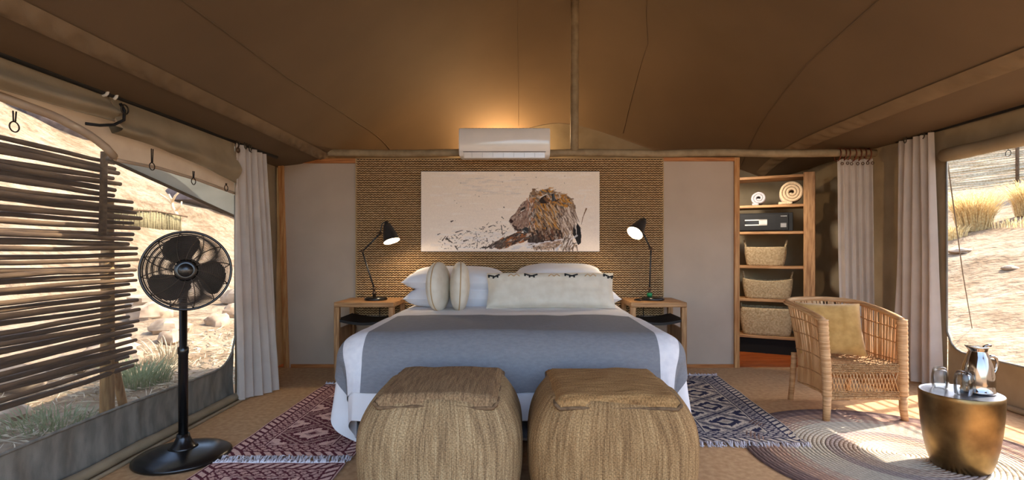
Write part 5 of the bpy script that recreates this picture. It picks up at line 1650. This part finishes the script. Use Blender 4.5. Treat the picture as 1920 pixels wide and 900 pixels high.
# stones
def rock(x, y, r, label, group, seed, mt, sq=0.7):
    rs = random.Random(seed)
    mb = MB(); mb.ball((0,0,0), 1.0, n=14, m=10)
    ax, ay, az = r*rs.uniform(0.8, 1.5), r*rs.uniform(0.7, 1.2), r*sq*rs.uniform(0.8, 1.2)
    out = []
    for (a, b, c) in mb.v:
        k = 1 + 0.55*vnoise(a*1.7+seed, b*1.7 + c*1.3, 110) + 0.3*vnoise(a*4+seed, c*4 + b*2, 111)
        out.append((a*ax*k, b*ay*k, c*az*k))
    mb.v = out
    ob = mb.build('rock', mt, angle=0.6)
    ob.location = (x, y, terrain_z(x, y) + az*0.35)
    ob.rotation_euler = (0, 0, rs.uniform(0, 6))
    return tag(ob, label, 'rock', group)
lab1 = 'weathered stone in the low rubble bank behind the stick screen'
for i, (x, y, r) in enumerate([(-4.05,4.15,.12),(-4.5,4.7,.2),(-4.7,5.4,.17),(-4.45,5.9,.15),(-4.9,6.3,.24),(-4.6,6.9,.14),(-5.0,7.5,.22),(-4.4,3.6,.16),(-4.8,8.3,.2),(-5.0,9.2,.26),(-4.9,10.2,.22)]):
    rock(x, y, r, lab1, 'stones of the rubble bank', 20+i, K['rock'])
lab2 = 'sunlit pale block on the bright ground beyond the fan'
for i, (x, y, r) in enumerate([(-6.4,9.0,.35),(-7.2,10.2,.4),(-6.0,11.2,.3),(-7.3,12.0,.45),(-6.2,13.0,.35)]):
    rock(x, y, r, lab2, 'sunlit blocks beyond the fan', 50+i, K['rock'], 0.6)
rock(-13.6, 23.4, 1.9, 'dark rock outcrop on the slope beside the pale curtain', None, 71, K['rock_dark'], 0.45)
rock(-20.0, 22.8, 1.7, 'dark rock outcrop high on the slope above the stick screen', None, 72, K['rock_dark'], 0.7)
for i, (x, y, r) in enumerate([(8.2,8.0,.16),(9.0,9.6,.12),(7.6,7.6,.1),(9.6,11.4,.2),(8.8,8.6,.1)]):
    rock(x, y, r, 'small stone scattered on the sand below the golden grass', 'stones on the sand by the tufts', 80+i, K['rock'], 0.4)

# grass
def tuft(x, y, h, spread, n, label, mt, seed, group, lean=0.5, wd=0.012):
    rs = random.Random(seed)
    mb = MB()
    vs = []; fs = []
    for i in range(n):
        a = rs.uniform(0, 2*PI); rad = spread*math.sqrt(rs.random())*0.55
        bx, by = rad*math.cos(a), rad*math.sin(a)
        a2 = a + rs.uniform(-0.7, 0.7)
        hh = h*rs.uniform(0.55, 1.05); out = lean*hh*rs.uniform(0.2, 1.0)
        w = wd*rs.uniform(0.6, 1.3)
        px, py = -math.sin(a2)*w, math.cos(a2)*w
        o = len(vs)
        for (f, q) in ((0, 1.0), (0.5, 0.9), (0.85, 0.6), (1.0, 0.1)):
            cx = bx + math.cos(a2)*out*f*f; cy = by + math.sin(a2)*out*f*f; cz = hh*f*(1 - 0.18*f*f) - 0.05
            vs.append((cx - px*q, cy - py*q, cz)); vs.append((cx + px*q, cy + py*q, cz))
        for k in range(3): fs.append((o+2*k, o+2*k+1, o+2*k+3, o+2*k+2))
    mb.add(vs, fs)
    ob = mb.build('grass_tuft', mt)
    ob.location = (x, y, terrain_z(x, y))
    return tag(ob, label, 'grass', group)
GG = 'golden grass tufts beyond the sunny window'
tuft(11.55, 13.3, 1.25, 0.60, 900, 'largest golden grass tuft, standing on the sand by the window edge', K['grass_gold'], 1, GG, 0.62, 0.010)
tuft(12.95, 13.2, 1.05, 0.60, 800, 'golden grass tuft further along, partly cut by the window', K['grass_gold'], 2, GG, 0.62, 0.010)
tuft(10.6, 12.9, 0.5, 0.6, 200, 'low wispy golden tuft at the foot of the largest one', K['grass_gold'], 3, GG, 0.5)
tuft(11.6, 12.2, 0.32, 0.9, 90, 'sparse seedheads in front of the golden tufts', K['grass_gold'], 4, GG, 0.3, 0.008)
tuft(-3.75, 5.15, 0.36, 0.45, 380, 'grey-green grass tuft in the shade beside the screen post', K['grass_green'], 5, 'shaded tufts by the screen', 0.9, 0.005)
tuft(-3.55, 3.95, 0.22, 0.5, 220, 'low green grass below the stick screen', K['grass_green'], 6, 'shaded tufts by the screen', 0.9, 0.005)
tuft(-4.1, 6.1, 0.42, 0.3, 120, 'tall thin dry stems behind the fan pole', K['straw'], 7, 'shaded tufts by the screen', 0.5, 0.005)
rs = random.Random(4)
vs = []; fs = []
for i in range(2600):
    x = rs.uniform(-4.6, -2.45); y = rs.uniform(1.5, 8.0)
    z = terrain_z(x, y) + 0.012; a = rs.uniform(0, 2*PI); l = rs.uniform(0.05, 0.20)
    dx, dy = l*math.cos(a), l*math.sin(a); w = 0.004
    o = len(vs)
    vs += [(x, y, z), (x - dy/l*w, y + dx/l*w, z), (x + dx, y + dy, z + rs.uniform(-0.01, 0.06)), (x + dx*0.5 + dy/l*w, y + dy*0.5 - dx/l*w, z + 0.02)]
    fs.append((o, o+1, o+2, o+3))
mb = MB(); mb.add(vs, fs)
tag(mb.build('dry_grass', K['straw'], smooth=False), 'dry straw litter on the shaded ground outside the net window', 'grass', kind='stuff')

# pale bare tree and reed shelter on the slope
tx, ty = -12.1, 18.5; tz = terrain_z(tx, ty)
tr = thing('bare_tree', 'small pale bare tree on the slope above the fan', 'tree', (tx, ty, tz))
mb = MB(); mb.tube([(tx, ty, tz-0.1), (tx-0.03, ty, tz+0.45), (tx-0.2, ty, tz+0.75), (tx-0.22, ty, tz+0.95)], [0.07,0.06,0.05,0.04], n=8); mb.build('trunk', K['bark'], tr)
for P in ([(-0.22,0.9),(-0.1,1.15),(0.15,1.4),(0.1,1.62),(-0.02,1.75)], [(-0.2,0.85),(-0.4,1.05),(-0.62,1.2)], [(-0.1,0.6),(0.1,0.8),(0.12,0.95)], [(0.12,1.36),(0.4,1.36)], [(-0.2,0.95),(-0.32,1.2)]):
    mb = MB(); mb.tube([(tx+a, ty+0.05*a, tz+b) for (a, b) in P], [0.04*(1-0.6*k/len(P)) for k in range(len(P))], n=6); mb.build('branch', K['bark'], tr)
hx, hy = -11.6, 16.5; hz = terrain_z(hx, hy)
hut = thing('reed_shelter', 'low greenish reed fence on the slope behind the bare tree', 'fence', (hx, hy, hz))
mb = MB(); rs = random.Random(12)
for k in range(110):
    y = hy - 1.5 + 3.0*k/109
    x = hx + 0.06*math.sin(y*2)
    zb_ = terrain_z(x, y) - 0.1
    mb.tube([(x + rs.uniform(-.03, .03), y, zb_), (x + rs.uniform(-.03, .03), y + rs.uniform(-.02, .02), hz + 0.55 + 0.06*math.sin(k*0.03) + rs.uniform(-.03, .03))], 0.018, n=5)
o = mb.build('reeds', K['reed_wall'], hut); o['kind'] = 'stuff'
mb = MB(); mb.tube([(hx + 0.08, hy + q, hz + 0.54 + 0.05*(1 - abs(q))) for q in (-1.6, -0.8, 0.0, 0.8, 1.6)], 0.025, n=7); mb.build('top_pole', K['stick'], hut)

# far stick fence on the sunny side, and a guy rope
fe = thing('stick_fence', 'long fence of stacked branches on the slope above the golden grass', 'fence', (17.0, 18.0, terrain_z(17, 18)))
mb = MB(); rs = random.Random(8)
for i in range(34):
    z = 0.05 + i*0.06
    mb.tube([(13.5 + 8.5*k/10, 19.5 - 4.2*k/10 + rs.uniform(-.03,.03), terrain_z(17, 18) + z + 0.09*k + rs.uniform(-.03,.03)) for k in range(11)], rs.uniform(0.022, 0.036), n=5)
sk = mb.build('branches', K['straw'], fe); sk['kind'] = 'stuff'
for k in (1, 4, 7, 10):
    px_, py_ = 13.5 + 0.85*k, 19.5 - 0.42*k
    mb = MB(); mb.tube([(px_, py_-0.06, terrain_z(px_, py_)-0.3), (px_, py_-0.06, terrain_z(17,18) + 2.0 + 0.09*k)], 0.05, n=8); mb.build('post', K['stick'], fe)
mb = MB(); mb.tube([(XR+0.15, 4.40, 1.86), (5.0, 5.9, 0.85), (6.4, 7.4, terrain_z(6.4, 7.4))], 0.005, n=6)
tag(mb.build('guy_rope', K['rope']), 'dark guy rope slanting down outside the sunny window', 'rope')
